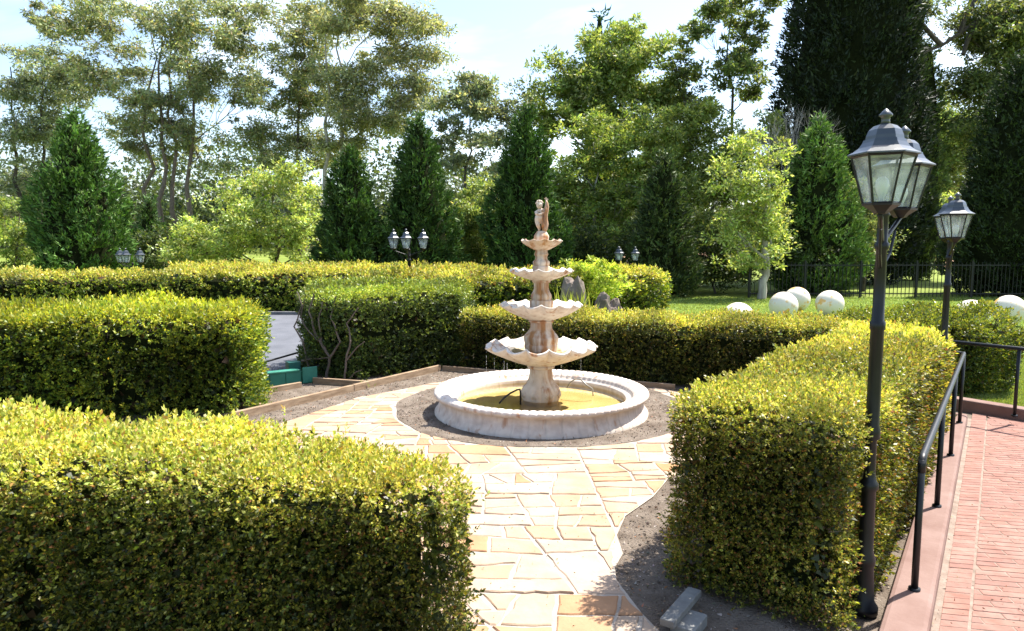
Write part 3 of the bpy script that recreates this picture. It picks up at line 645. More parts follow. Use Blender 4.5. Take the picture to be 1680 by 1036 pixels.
# cherub statue: one skinned body
def skinned(name, joints, edges, mat, parent, sub=2, root=0):
    me = bpy.data.meshes.new(name); me.from_pydata([j[:3] for j in joints], edges, []); me.materials.append(mat)
    o = bpy.data.objects.new(name, me); link(o, parent)
    sk = o.modifiers.new('skin', 'SKIN'); sk.use_smooth_shade = True
    lay = me.skin_vertices[0] if me.skin_vertices else None
    if lay is None:
        bpy.context.view_layer.objects.active = o; o.select_set(True); bpy.ops.object.modifier_remove(modifier='skin'); bpy.ops.object.modifier_add(type='SKIN'); o.modifiers[-1].use_smooth_shade = True; lay = me.skin_vertices[0]
    for i, j in enumerate(joints): lay.data[i].radius = (j[3] * 1.18, j[3] * 1.12); lay.data[i].use_root = (i == root)
    s = o.modifiers.new('sub', 'SUBSURF'); s.levels = sub; s.render_levels = sub
    return o
J = [(-.03, .0, .155, .047), (-.034, -.012, .2, .052), (-.026, 0, .255, .043), (-.018, 0, .29, .03), (-.022, -.006, .312, .02), (-.028, -.012, .335, .038), (-.03, -.014, .372, .046), (-.03, -.01, .405, .026),
     (-.06, -.012, .13, .034), (-.05, -.045, .085, .027), (-.03, -.015, .035, .018), (-.036, -.045, .012, .014),
     (.005, -.01, .13, .034), (.022, -.05, .095, .026), (.02, -.01, .04, .018), (.024, -.042, .012, .014),
     (-.066, -.004, .275, .022), (-.078, -.04, .24, .018), (-.03, -.068, .232, .014), (.022, -.062, .25, .012), (.042, -.055, .256, .009),
     (.03, -.002, .28, .022), (.055, -.03, .25, .017), (.06, -.05, .3, .013), (.062, -.048, .325, .009)]
E = [(0, 1), (1, 2), (2, 3), (3, 4), (4, 5), (5, 6), (6, 7), (0, 8), (8, 9), (9, 10), (10, 11), (0, 12), (12, 13), (13, 14), (14, 15), (3, 16), (16, 17), (17, 18), (18, 19), (19, 20), (3, 21), (21, 22), (22, 23), (23, 24)]
stt = empty('cherub_statue', (FX, FY, 2.468), label='small carved cherub clasping an upright fish, standing on the topmost bowl', cat='statue')
skinned('cherub_body', J, E, ST_TOP, stt, 2)
# curls, face
V = []; Fc = []
for k in range(26):
    a = random.uniform(0, 6.28); e = random.uniform(.1, 1.35); p = Vector((-.03, -.004, .378)) + Vector((cs(a) * cs(e), math.sin(a) * cs(e), math.sin(e))) * .046
    if p.y < -.035 and p.z < .4: continue
    lathe_geo([(.002, -.012), (.011, -.006), (.012, .003), (.006, .011)], 6, V, Fc, c=tuple(p))
mesh_from('curly_hair', V, Fc, ST_TOP, stt, True)
V = []; Fc = []
tube_geo([(-.03, -.055, .372), (-.03, -.066, .36), (-.03, -.058, .356)], [.004, .007, .003], 6, V, Fc)
for s in (-1, 1): lathe_geo([(.001, -.006), (.007, 0), (.001, .006)], 6, V, Fc, c=(-.03 + s * .018, -.053, .374))
tube_geo([(-.042, -.054, .342), (-.03, -.06, .34), (-.018, -.054, .342)], [.002, .005, .002], 5, V, Fc)
mesh_from('face_features', V, Fc, ST_TOP, stt, True)
tube('fish', smooth3 := [(.03, -.02, .0), (.05, -.025, .04), (.062, -.02, .1), (.055, -.015, .16), (.052, -.01, .22), (.062, -.008, .28), (.072, -.01, .34), (.07, -.012, .39), (.062, -.01, .43)], [.03, .036, .034, .03, .032, .034, .03, .02, .009], ST_TOP, stt, 12)
V = [(.06, -.012, .42), (.03, -.005, .455), (.052, -.01, .462), (.058, -.012, .475), (.075, -.012, .455), (.095, -.006, .44), (.07, -.012, .41)]; V2 = [(x, y + .014, z) for x, y, z in V]
mesh_from('fish_tail', V + V2, [tuple(range(7)), tuple(range(13, 6, -1))] + [(i, (i + 1) % 7, 7 + (i + 1) % 7, 7 + i) for i in range(7)], ST_TOP, stt)
# hoses and streams in the basin
def P3(px, py, Y): return atd(px, py, Y)
hz = empty('black_hose', (FX - .3, FY - .25, .1), label='bent black hose spraying into the basin left of the pedestal', cat='hose'); O_ = Vector(hz.location)
tube('hose', [P3(854, 664, 9.5) - O_, P3(854, 645, 9.5) - O_, P3(853, 639, 9.5) - O_, P3(848, 640, 9.45) - O_, P3(838, 645, 9.4) - O_, P3(827, 653, 9.35) - O_, P3(819, 662, 9.3) - O_], .012, BLK, hz, 8)
HOSEG = mat_noise('grey_hose', (.16, .16, .15), (.3, .3, .28), 5, .35, 0, spec=.6)
hz = empty('grey_hose', (FX + .6, FY + .3, .1), label='thin grey hose arching over the water right of the pedestal', cat='hose'); O_ = Vector(hz.location)
tube('hose', [P3(930, 637, 10.1) - O_, P3(935, 628, 10.1) - O_, P3(944, 622, 10.1) - O_, P3(953, 623, 10.05) - O_, P3(962, 632, 10) - O_, P3(972, 638, 10) - O_, P3(973, 650, 10) - O_], .010, HOSEG, hz, 8)
m, t, b = nodes('drops'); b.inputs['Base Color'].default_value = (.9, .95, 1, 1); b.inputs['Transmission Weight'].default_value = .6; b.inputs['Roughness'].default_value = .1; b.inputs['IOR'].default_value = 1.33
V = []; Fc = []
for (px, y0, y1) in [(798, 578, 622), (827, 592, 618), (832, 596, 616), (921, 590, 622), (953, 582, 612), (811, 586, 615)]:
    a = atd(px, y0, 9.5); bq = atd(px, y1, 9.5); nd = 12
    for i in range(nd):
        p = a.lerp(bq, (i + random.random()) / nd); r = random.uniform(.002, .005); lathe_geo([(r * .3, -r * 2.5), (r, -r), (r, r), (r * .3, r * 2.5)], 5, V, Fc, c=(p.x - FX, p.y - FY, p.z))
o = mesh_from('water_drops', V, Fc, m, fo, True); o['kind'] = 'stuff'

KF = .974
for o in (fo, stt, *[q for q in C.objects if q.name.endswith('_hose')]):
    o.location = Vector((0, 0, CAMZ)) * (1 - KF) + o.location * KF; o.scale = (KF,) * 3
# ------------------------------------------------------------------ lamps
m, t, b = nodes('lamp_glass'); N = t.nodes; b.inputs['Base Color'].default_value = (.78, .8, .8, 1); b.inputs['Roughness'].default_value = .12; b.inputs['Specular IOR Level'].default_value = .6
tp_ = N.new('ShaderNodeBsdfTransparent'); tp_.inputs[0].default_value = (.93, .96, .96, 1); mxs = N.new('ShaderNodeMixShader'); nz_ = N.new('ShaderNodeTexNoise'); nz_.inputs['Scale'].default_value = 9; rr_ = N.new('ShaderNodeMapRange')
rr_.inputs[1].default_value = .3; rr_.inputs[2].default_value = .75; rr_.inputs[3].default_value = .04; rr_.inputs[4].default_value = .3
tcc = N.new('ShaderNodeTexCoord'); t.links.new(tcc.outputs['Object'], nz_.inputs[0]); t.links.new(nz_.outputs[0], rr_.inputs[0]); t.links.new(rr_.outputs[0], mxs.inputs[0]); t.links.new(tp_.outputs[0], mxs.inputs[1]); t.links.new(b.outputs[0], mxs.inputs[2]); t.links.new(mxs.outputs[0], N['Material Output'].inputs[0])
LG = m
BULB = mat_noise('bulb_glass', (.75, .75, .72), (.85, .85, .82), 2, .25, 0, spec=.5)
ROOFM = mat_noise('roof_metal', (.018, .024, .034), (.035, .045, .06), 6, .34, .2, bscale=60, bdist=.001, spec=.8)
def make_lantern():
    root = bpy.data.objects.new('lantern', None); link(root)
    hexr = lambda p, nm, mt, sm=False: lathe(nm, p, 6, mt, root, smooth=sm, rot=R(-90 + 6))
    ro = hexr([(.205, .352), (.222, .356), (.222, .364), (.19, .378), (.155, .402), (.135, .43), (.128, .448), (.118, .449), (.114, .47), (.1, .505), (.07, .53), (.034, .54)], 'roof', ROOFM)
    lathe('finial', [(.03, .538), (.026, .56), (.028, .58), (.042, .588), (.042, .596), (.02, .618), (.004, .632)], 12, ROOFM, root)
    V = []; Fc = []
    rb2, rt2 = .112, .195
    def ring(r, z): return [(r * cs(R(-90 + 6 + 60 * k)), r * math.sin(R(-90 + 6 + 60 * k)), z) for k in range(6)]
    lo, hi = ring(rb2, .065), ring(rt2, .35)
    for k in range(6):
        tube_geo([lo[k], hi[k]], .0085, 4, V, Fc); tube_geo([lo[k], lo[(k + 1) % 6]], .009, 4, V, Fc); tube_geo([hi[k], hi[(k + 1) % 6]], .009, 4, V, Fc)
    mesh_from('frame', V, Fc, BLK, root)
    for k in range(6):
        a, b2, c, d = Vector(lo[k]), Vector(lo[(k + 1) % 6]), Vector(hi[(k + 1) % 6]), Vector(hi[k]); ct = (a + b2 + c + d) / 4
        q = [p.lerp(ct, .07) for p in (a, b2, c, d)]; inn = Vector((-ct.x, -ct.y, 0)).normalized() * .003
        V = [tuple(p) for p in q] + [tuple(p + inn) for p in q]
        mesh_from('glass_pane', V, [(0, 1, 2, 3), (7, 6, 5, 4), (0, 4, 5, 1), (1, 5, 6, 2), (2, 6, 7, 3), (3, 7, 4, 0)], LG, root)
    hexr([(.02, 0), (.045, .005), (.06, .02), (.1, .045), (.118, .055), (.118, .062), (.05, .064)], 'base', BLK)
    lathe('bulb', [(.018, .066), (.018, .1), (.032, .13), (.045, .17), (.04, .205), (.02, .225), (.004, .23)], 14, BULB, root)
    return root
lantern0 = make_lantern()
def lamp_post(x, y, ztop, dirs, label, ground=0.0, group='black lantern lamp posts', scale=1.0, post_r=.052, arm=.3):
    """ztop: height of the lantern bases; dirs: lantern angles"""
    global lantern0
    root = empty('lamp_post', (x, y, ground), label=label, cat='lamp post', group=group)
    h = ztop - ground; r = post_r
    V = []; Fc = []
    prof = [(r * 2.2, 0), (r * 2.2, .04), (r * 1.6, .08), (r * 1.3, .3), (r * 1.5, .32), (r * 1.5, .35), (r * 1.1, .4), (r * 1.0, .78), (r * 1.35, .8), (r * 1.35, .83), (r * 1.0, .85), (r * .8, .9),
            (r * .78, 1.1), (r * 1.2, 1.12), (r * 1.2, 1.17), (r * .98, 1.2), (r * .94, 1.78), (r * 1.1, 1.79), (r * 1.1, 1.83), (r * .86, 1.84), (r * .74, h - .2), (r * 1.0, h - .19), (r * 1.0, h - .16), (r * .75, h - .15), (r * .75, h + .0), (r * .95, h + .01), (r * .3, h + .05)]
    prof = [p for p in prof if p[1] <= h + .06]; 
    lathe('pole', prof, 32, BLK, root, lambda i, rr, z, th: (rr * (1 - .05 * (abs(math.sin(6 * th)) < .35) * (1 if z > .9 else 0)), z), smooth=True)
    for a in dirs:
        dx, dy = cs(a), math.sin(a); P_ = []
        for tt in np.linspace(0, 1, 8): P_.append((dx * arm * tt, dy * arm * tt, h - .16 + .1 * math.sin(tt * math.pi / 2) - .0 + .06 * tt ** 3))
        tube('arm', P_, .013, BLK, root, 8)
        tube('brace', [(dx * .03, dy * .03, h - .3), (dx * arm * .5, dy * arm * .5, h - .22), (dx * arm * .75, dy * arm * .75, h - .08)], .009, BLK, root, 6)
        lt = copy_tree(lantern0, root); lt.location = (dx * arm, dy * arm, h); lt.scale = (scale * .9, scale * .9, scale)
    return root
L_ = lambda x, d: (x - 840) / F * d
lamp_post(2.205, 4.2, 2.46, [R(240), R(47)], 'tall foreground lamp post with two black lanterns beside the corner of the yellow hedge', arm=.35, scale=.9, post_r=.04)
lamp_post(5.19, 8.35, 2.31, [R(246), R(62)], 'black lamp post rising from the far end of the broad yellow hedge near the handrail', arm=.34, scale=.9, post_r=.038)
tri = [R(205), R(268), R(340)]
lamp_post(L_(672, 21), 21, 2.10, tri, 'black lamp post with three lanterns rising from the hedge left of the fountain top', arm=.47)
lamp_post(L_(219, 28), 28, 1.5, tri, 'small distant three-lantern lamp in front of the big conical cypress at left', arm=.42)
lamp_post(L_(1028, 29), 29, 1.55, [R(170), R(200), R(330)], 'distant black lamp with three lanterns above the rounded hedge end right of the fountain', arm=.35)
def kill(o):
    for c in list(o.children): kill(c)
    bpy.data.objects.remove(o)
kill(lantern0)

# ------------------------------------------------------------------ globes on the lawn
GL = mat_noise('painted_globe', (.66, .6, .5), (.7, .64, .54), 4.2, .4, 0, detail=2, c3=(.68, .4, .12), spec=.4)
for e in GL.node_tree.nodes:
    if e.type == 'VALTORGB':
        c = e.color_ramp.elements; c[0].position = .3; c[1].position = .56; c[2].position = .66
me = bpy.data.meshes.new('globe'); import bmesh
bm = bmesh.new(); bmesh.ops.create_uvsphere(bm, u_segments=48, v_segments=28, radius=.425); bm.to_mesh(me); bm.free(); me.materials.append(GL); me.polygons.foreach_set('use_smooth', [True] * len(me.polygons))
for i, (px, d, lab) in enumerate([(1213, 18.8, 'plain cream globe at the left end of the row, mostly sunk behind the hedge'), (1287, 21.2, 'cream globe with orange patches, overlapping the one just behind it'), (1309, 23.6, 'patchy cream globe half hidden behind its neighbour'),
                                  (1363, 21.9, 'cream globe standing alone between the pair and the near lamp post'), (1597, 18.2, 'cream globe just right of the second lamp post, lower part behind the shrub'), (1659, 19.8, 'fully visible cream globe with orange blotches at the right edge of the lawn')]):
    o = bpy.data.objects.new('globe', me); link(o); o.location = (L_(px, d), d, .42 if i else .3); o.rotation_euler = (i * 1.3, i * 2.1, i)
    tag(o, lab, 'globe', 'cream globes on the lawn')

# ------------------------------------------------------------------ fence
fz = 30.0; x0, x1 = L_(1232, fz), L_(1720, fz)
fe = empty('metal_fence', (x0, fz, 0), label='black metal picket fence along the back of the lawn', cat='fence')
pk = box('picket', (-.011, -.011, .03), (.011, .011, 1.5), BLK, fe); k = int((x1 - x0) / .17)
for i in range(1, k): 
    c = pk.copy(); C.objects.link(c); c.parent = fe; c.location = (i * .17, 0, 0)
for z in (.14, 1.36): box('rail', (0, -.018, z), (x1 - x0, .018, z + .045), BLK, fe)
for i in range(0, k, 14): box('post', (i * .17 - .075 - .035, -.035, -.02), (i * .17 - .075 + .035, .035, 1.58), BLK, fe)

# ------------------------------------------------------------------ trees
def nz_clumps(n): return rng.normal(size=(n, 3))
def limb(V, Fc, a, b, r0, r1, sag=.08, seg=5, n=6):
    a = Vector(a); b = Vector(b); l = (b - a).length; P_ = []
    k1 = Vector(rng.normal(0, 1, 3)) * l * sag
    for i in range(seg + 1):
        t = i / seg; P_.append(a.lerp(b, t) + k1 * math.sin(math.pi * t) + Vector((0, 0, -1)) * l * .06 * math.sin(math.pi * t) + Vector(rng.normal(0, 1, 3)) * l * .012 * (0 < i < seg))
    tube_geo(P_, [r0 + (r1 - r0) * i / seg for i in range(seg + 1)], n, V, Fc, False); return P_
def broad(name, d, base_px, blobs, cols, label, bark=None, leaf=.16, n=14000, clump=.55, trunk_r=.2, aspect=.45, group=None, droop=0.0, cat='tree', trunks=None, mat=None, dspread=1.0, cover=.75, limbs=True, zb=0.0, k=4, branchy=0, per=60):
    """blobs: (px, py, rx, ry) in photograph pixels, at distance d"""
    s = d / F; bx = L_(base_px, d); root = empty(name, (bx, d, zb), label=label, cat=cat, group=group); O_ = Vector((bx, d, zb))
    V = []; Fc = []; cl = []; tot = sum(b[2] * b[3] for b in blobs); tl = []
    for tr0 in (trunks or [base_px]):
        near = [b for b in blobs if abs(b[0] - tr0) < 90] or blobs
        ty = min(b[1] for b in near) + 10; tp = atd(tr0 + random.uniform(-14, 14), ty, d)
        tl.append([p + O_ for p in limb(V, Fc, (L_(tr0, d) - bx, random.uniform(-.5, .5), -.1), tp - O_, trunk_r, trunk_r * .15, sag=.008, seg=12, n=8)])
    for (px, py, rx, ry) in blobs:
        c = atd(px, py, d); c.y += random.uniform(-1, 1) * rx * s * .4 * dspread; rx_, ry_ = rx * s, ry * s; rd = min(rx_, 2.6 + rx_ * .4) * dspread; w_ = rx * ry / tot
        m = max(4, int(n * w_ / per)); gq = max(3, m // 6); U = nrm(rng.normal(size=(gq, 3))) * (rng.uniform(0, 1, (gq, 1)) ** (1 / 2.6))
        Pg = U * np.array([rx_, rd, ry_]) * 1.03 + np.array(c); P = Pg[rng.integers(0, gq, m)] + rng.normal(0, 1, (m, 3)) * np.array([1, 1, .5]) * clump * .75; cl.append(P)
        if limbs:
            best = min(((q - c).length + 1.6 * max(0, q.z - (c.z - (c - Vector((q.x, q.y, c.z))).length * .7)), k_, i_) for k_, T_ in enumerate(tl) for i_, q in enumerate(T_) if i_ > 2)
            st = tl[best[1]][best[2]]; rr = trunk_r * (1 - best[2] / 14) * .5
            ends = limb(V, Fc, st - O_, c - O_, rr, rr * .4, sag=.06)
            for q in range(min(m, 4 + branchy)):
                limb(V, Fc, ends[random.randrange(2, len(ends))], Vector(P[random.randrange(m)]) - O_, rr * .4, .012, n=4, seg=4)
    mesh_from('trunk', V, Fc, bark or BARK_D, root, True)
    Pc = np.concatenate(cl); m = len(Pc); ci = np.repeat(np.arange(m), per)
    rad = clump * .82 * rng.uniform(.4, 1.5, m)[ci]
    o3 = nrm(rng.normal(size=(len(ci), 3))) * (rng.uniform(0, 1, (len(ci), 1)) ** .55) * np.array([1, 1, .6])
    P = Pc[ci] + o3 * rad[:, None]; D = nrm(o3) + rng.normal(0, .55, (len(ci), 3)) + np.array([0, 0, .15 - droop])
    LL = leaf * rng.uniform(.6, 1.3, len(ci)); Vv = leaves(P, D, LL, LL * aspect * (1.3 if k == 3 else 1), .15, k=k)
    T = pal(len(ci), *cols); T *= 1.35 * (1 + .25 * rng.normal(size=(m, 1)))[ci].clip(.5, 1.7)
    quads_np('crown', Vv - np.array(O_), mat or TREELEAF, T, root, k)['kind'] = 'stuff'
    return root
def conifer(px, top, hw, d, label, base=488, n=15000, cols=None, tip=.8, leaf=.2, name='cypress_tree', lumps=1.0, fat=.42, zb=0.0, group=None, cut=None, clumpr=.27):
    s = d / F; bx = L_(px, d); tz = atd(px, top, d).z; H = tz - zb; Rr = hw * s
    root = empty(name, (bx, d, zb), label=label, cat='tree', group=group)
    nz = SineNoise(1.3 / max(.6, Rr * .5), 8, random.randint(0, 999)); nzb = SineNoise(3.2 / max(.6, Rr * .5), 8, random.randint(0, 999))
    def rad(h):   # h 0..1
        return Rr * np.clip(np.minimum(1, .62 + h * 3.2), 0, 1) * np.clip(1 - np.clip((h - .12) / .88, 0, 1) ** (1 / fat * .62), 0, 1) ** tip
    n = int(n * 1.15); m = int(n / 22); h = rng.uniform(0, 1, m * 4); keep = rng.uniform(0, 1, m * 4) < (rad(h) / Rr * .92 + .08); h = h[keep][:m]; m = len(h); th = rng.uniform(0, 2 * math.pi, m)
    dirv = np.column_stack([np.cos(th), np.sin(th), np.zeros(m)]); base_ = np.column_stack([np.zeros(m), np.zeros(m), h * H])
    rr = rad(h) * (1 + .09 * lumps * nz(dirv * Rr + base_) + .06 * lumps * nzb(dirv * Rr + base_)) - rng.exponential(.1, m) * Rr * .25 + .05
    Pc = base_ + dirv * np.maximum(rr, .03)[:, None]
    per = 22; ci = np.repeat(np.arange(m), per); L0 = clumpr * (d / 30) ** .5
    A = nrm(dirv * .55 + np.array([0, 0, .9]) + rng.normal(0, .25, (m, 3)))[ci]
    t = rng.uniform(-1, 1, len(ci)); P = Pc[ci] + A * (t * L0)[:, None] + rng.normal(0, .3, (len(ci), 3)) * L0 * (1.1 - .7 * np.abs(t))[:, None]
    D = A * .9 + rng.normal(0, .5, (len(ci), 3)) + dirv[ci] * .3; LL = leaf * rng.uniform(.6, 1.3, len(ci))
    Vv = leaves(P, D, LL, LL * .36, .1, k=3)
    cols = cols or ([(.035, .075, .015), (.055, .11, .022), (.09, .15, .035), (.02, .045, .012)], [5, 4, 2, 2])
    T = pal(len(ci), *cols); T *= 1.15 * (1 + .25 * rng.normal(size=(m, 1)))[ci].clip(.5, 1.7)
    quads_np('crown', Vv, NEEDLE, T, root, 3)['kind'] = 'stuff'
    hs = np.linspace(.015, .97, 16)
    lathe('inner_core', [(max(.02, float(rad(np.array(q))) * .8 - .05), q * H) for q in hs], 24, CORE, root, lambda i, r, z, th: (r * (1 + .08 * math.sin(3 * th + z) + .05 * math.sin(7 * th - 2 * z)), z))
    tube('trunk', [(0, 0, -.1), (0, 0, H * .5), (0, 0, H * .95)], [max(.08, Rr * .12), Rr * .06, .03], BARK_D, root, 8)
    return root
G_GUM = ([(.14, .18, .1), (.2, .235, .135), (.28, .29, .165), (.1, .13, .08), (.25, .2, .12)], [5, 4, 3, 3, 1])
G_MID = ([(.12, .18, .04), (.18, .24, .06), (.28, .32, .1), (.08, .12, .03)], [5, 4, 3, 2])
G_LIGHT = ([(.14, .2, .055), (.21, .26, .085), (.1, .15, .04), (.3, .33, .14)], [5, 4, 3, 2])
G_YEL = ([(.24, .31, .08), (.32, .37, .12), (.15, .22, .05), (.38, .41, .17)], [5, 4, 3, 2])
G_DARK = ([(.04, .065, .02), (.06, .09, .025), (.1, .12, .04), (.025, .04, .015)], [5, 4, 2, 3])
G_GREY = ([(.15, .19, .12), (.21, .24, .15), (.1, .13, .09), (.27, .28, .18)], [5, 4, 3, 2])

CY_G = 'dense dark cypress trees'
conifer(137, 188, 76, 31, 'big broad conical cypress at far left behind the small three-lantern lamp', n=26000, cols=([(.05, .11, .02), (.08, .16, .03), (.12, .2, .05), (.03, .06, .015)], [5, 4, 3, 2]), tip=.75, fat=.5, lumps=1.4)
conifer(250, 322, 26, 40, 'narrow dark young cypress right of the big conical one', n=5000)
conifer(577, 246, 57, 31, 'dark cone-shaped cypress left of the three-lantern lamp on the hedge', n=17000, lumps=1.3)
conifer(690, 190, 56, 32, 'tall pointed cypress directly behind the three-lantern lamp', n=20000, lumps=1.4)
conifer(862, 176, 63, 32, 'tall dark cypress directly behind the statue on the fountain', n=24000, lumps=1.2)
conifer(1086, 250, 50, 31, 'dark shaded cypress above the rounded end of the hedge', n=13000, cols=G_DARK)
conifer(1332, 192, 72, 33, 'feathery bright green cypress behind the globes', n=22000, cols=([(.06, .12, .025), (.1, .17, .04), (.15, .22, .06)], [4, 4, 3]), lumps=1.6, tip=.85)
conifer(1381, -620, 121, 42, 'gigantic near-black conifer whose top leaves the frame', n=66000, cols=([(.014, .022, .012), (.022, .035, .015), (.035, .05, .02)], [5, 4, 1]), tip=.5, fat=.75, lumps=.5, leaf=.3, clumpr=.45)  # near-black needle colours carry the shade of its camera-facing side
conifer(1500, 60, 38, 45, 'lighter green conifer standing in for the sunlit right flank of the gigantic dark one', n=12000, cols=([(.07, .11, .03), (.11, .15, .04), (.16, .19, .06)], [4, 4, 2]), tip=.6, leaf=.25, lumps=1.6)  # separate lighter tree added for the giant's sunlit right side
conifer(1655, 95, 92, 32, 'wide black-green conifer filling the right edge behind the lawn', n=30000, cols=([(.018, .03, .012), (.03, .048, .015), (.045, .07, .02)], [5, 4, 1]), tip=.6, fat=.65, lumps=.8)
conifer(978, 12, 34, 62, 'distant pine with layered top poking above the middle trees', n=6000, leaf=.5, lumps=3.5, clumpr=.5, cols=([(.04, .08, .03), (.06, .11, .04)], [1, 1]))

# eucalypts
broad('gum_tree', 50, 295, [(205, 45, 95, 60), (330, 20, 90, 55), (150, 110, 60, 55), (260, 110, 75, 65), (360, 95, 70, 60), (190, 185, 60, 55), (300, 180, 80, 55), (385, 175, 50, 60), (235, 240, 45, 35), (330, 250, 50, 35), (120, 40, 55, 45), (400, 40, 50, 50)],
      G_GUM, 'tall open gum tree with several reddish brown trunks at upper left', bark=BARK_R, leaf=.26, n=56000, k=3, per=75, clump=.85, trunk_r=.22, droop=.5, aspect=.3, trunks=[240, 285, 318, 268], branchy=5)
broad('gum_tree', 52, 490, [(490, 40, 55, 55), (455, 110, 50, 55), (520, 120, 55, 60), (470, 190, 55, 50), (530, 215, 45, 45), (430, 240, 40, 40), (500, 265, 45, 30)],
      G_GUM, 'straight dark-trunked gum tree between the two larger gums', bark=BARK_D, leaf=.26, n=32000, k=3, per=75, clump=.8, trunk_r=.22, droop=.4, aspect=.3, branchy=4)
broad('gum_tree', 49, 548, [(590, 35, 70, 45), (665, 60, 50, 40), (700, 95, 38, 28), (610, 115, 60, 45), (560, 160, 55, 45), (655, 155, 60, 38), (690, 150, 30, 25), (600, 210, 60, 40), (560, 245, 40, 35), (540, 20, 45, 45), (655, 20, 40, 35)],
      ([(.17, .2, .11), (.25, .27, .15), (.33, .32, .19), (.12, .15, .09)], [5, 4, 3, 2]), 'spreading pale-barked gum tree with open crown against the sky left of centre', bark=BARK_P, leaf=.25, n=48000, k=3, per=75, clump=.8, trunk_r=.24, droop=.4, aspect=.3, branchy=5, trunks=[535, 552])
broad('gum_tree', 56, 40, [(40, 130, 60, 50), (95, 150, 45, 45), (30, 210, 60, 50), (85, 235, 40, 40), (20, 290, 50, 45), (110, 100, 40, 35), (50, 340, 60, 40)],
      G_GREY, 'thin grey-green gum tree at the left edge behind the big cypress', bark=BARK_D, leaf=.28, n=30000, k=3, per=70, clump=.9, trunk_r=.24, droop=.5, aspect=.3, trunks=[30, 75], branchy=4)
# mid trees and shrubs along the back
broad('broadleaf_tree', 36, 450, [(480, 300, 42, 32), (430, 320, 50, 36), (500, 345, 32, 38), (400, 360, 55, 32), (450, 380, 60, 38), (340, 395, 55, 40), (300, 410, 36, 32), (500, 410, 34, 34), (385, 410, 55, 32)],
      G_YEL, 'bright yellow-green layered tree left of the dark cypress pair', leaf=.17, n=21000, clump=.5, k=3, per=40, trunk_r=.16, mat=LEAF)
broad('shrub', 34, 20, [(15, 385, 45, 30), (30, 420, 40, 34), (5, 340, 20, 30)], G_MID, 'rounded green shrub at the left edge behind the long hedge', leaf=.16, n=7000, clump=.4, trunk_r=.08, cat='shrub')
broad('broadleaf_tree', 44, 770, [(765, 140, 35, 30), (740, 180, 30, 35), (790, 175, 35, 35), (770, 225, 50, 40), (820, 160, 35, 35), (830, 215, 35, 40), (745, 260, 35, 35), (800, 275, 40, 30)],
      G_GREY, 'thin grey-green tree with open crown between the gum and the cypress behind the statue', leaf=.22, n=15000, k=3, per=60, clump=.65, trunk_r=.16, branchy=5)
broad('shrub', 35, 765, [(770, 345, 38, 32), (745, 385, 34, 34), (785, 400, 34, 36), (760, 420, 40, 24), (790, 310, 24, 22)], G_LIGHT, 'light green shrub between the tall cypresses left of the fountain', leaf=.16, n=22000, clump=.5, trunk_r=.08, cat='shrub')
broad('broadleaf_tree', 46, 1010, [(1000, 90, 55, 40), (1050, 120, 50, 45), (960, 130, 45, 40), (1010, 160, 65, 45), (920, 150, 35, 30), (1070, 180, 40, 35), (890, 160, 25, 25), (1085, 150, 28, 40), (1030, 70, 30, 22), (940, 180, 40, 30), (1010, 205, 60, 30), (905, 200, 34, 30), (1085, 225, 40, 30)],
      G_LIGHT, 'large rounded light green tree above the fountain to the right', leaf=.24, n=46000, k=3, per=80, clump=.85, trunk_r=.25)
broad('broadleaf_tree', 37, 985, [(985, 225, 60, 38), (940, 270, 45, 40), (1020, 280, 55, 45), (960, 330, 50, 40), (1010, 350, 50, 40), (930, 365, 34, 40), (980, 400, 60, 34), (1045, 240, 40, 35), (915, 310, 30, 40), (1060, 310, 34, 40), (1000, 445, 60, 30)],
      G_MID, 'drooping mid-green tree with bare pale twigs right of the statue', leaf=.18, n=40000, k=3, per=70, clump=.6, trunk_r=.15, bark=BARK_P, branchy=3)
broad('broadleaf_tree', 38, 1130, [(1110, 210, 50, 35), (1160, 230, 45, 40), (1130, 290, 50, 45), (1180, 330, 40, 45), (1150, 380, 45, 45), (1120, 440, 45, 40), (1190, 430, 40, 45), (1215, 260, 35, 50), (1080, 215, 34, 26), (1250, 230, 30, 40), (1100, 250, 40, 34), (1165, 180, 34, 24)],
      ([(.15, .2, .05), (.21, .26, .07), (.09, .13, .03), (.28, .31, .11)], [4, 3, 3, 2]), 'bushy olive-green tree between the shaded cypress and the yellow sapling', leaf=.18, n=40000, k=3, per=70, clump=.6, trunk_r=.15)
broad('broadleaf_tree', 45, 1212, [(1215, 30, 45, 45), (1165, 60, 35, 35), (1240, 80, 30, 45), (1130, 100, 40, 30), (1190, 120, 45, 40), (1110, 140, 25, 30), (1150, 165, 40, 30), (1235, 150, 30, 40), (1190, 0, 40, 30), (1245, 10, 25, 40)],
      ([(.11, .16, .06), (.16, .21, .08), (.23, .26, .1), (.07, .1, .04)], [5, 4, 2, 3]), 'open-crowned tree with thin dark trunk left of the gigantic conifer', leaf=.26, n=14000, k=3, per=55, clump=.6, trunk_r=.2, branchy=6, aspect=.4)
broad('broadleaf_tree', 29.6, 1250, [(1215, 262, 28, 22), (1240, 300, 40, 28), (1195, 300, 26, 26), (1225, 345, 45, 32), (1265, 350, 34, 28), (1210, 385, 36, 26), (1260, 395, 36, 26), (1238, 425, 34, 22), (1275, 262, 16, 22), (1225, 235, 16, 20)],
      G_YEL, 'bright yellow-green young tree with forked pale trunk at the lawn edge', bark=BARK_P, leaf=.17, n=13000, clump=.42, per=36, trunk_r=.19, aspect=.4)
broad('shrub', 34, 1420, [(1400, 320, 26, 26), (1390, 360, 36, 30), (1415, 390, 26, 28), (1375, 400, 30, 30), (1400, 430, 26, 24)], ([(.12, .16, .06), (.2, .23, .1), (.08, .11, .04)], [4, 3, 3]), 'grey-green shrub tree with leaning dark trunks left of the fence gap', leaf=.15, n=20000, clump=.5, trunk_r=.13, cat='tree')
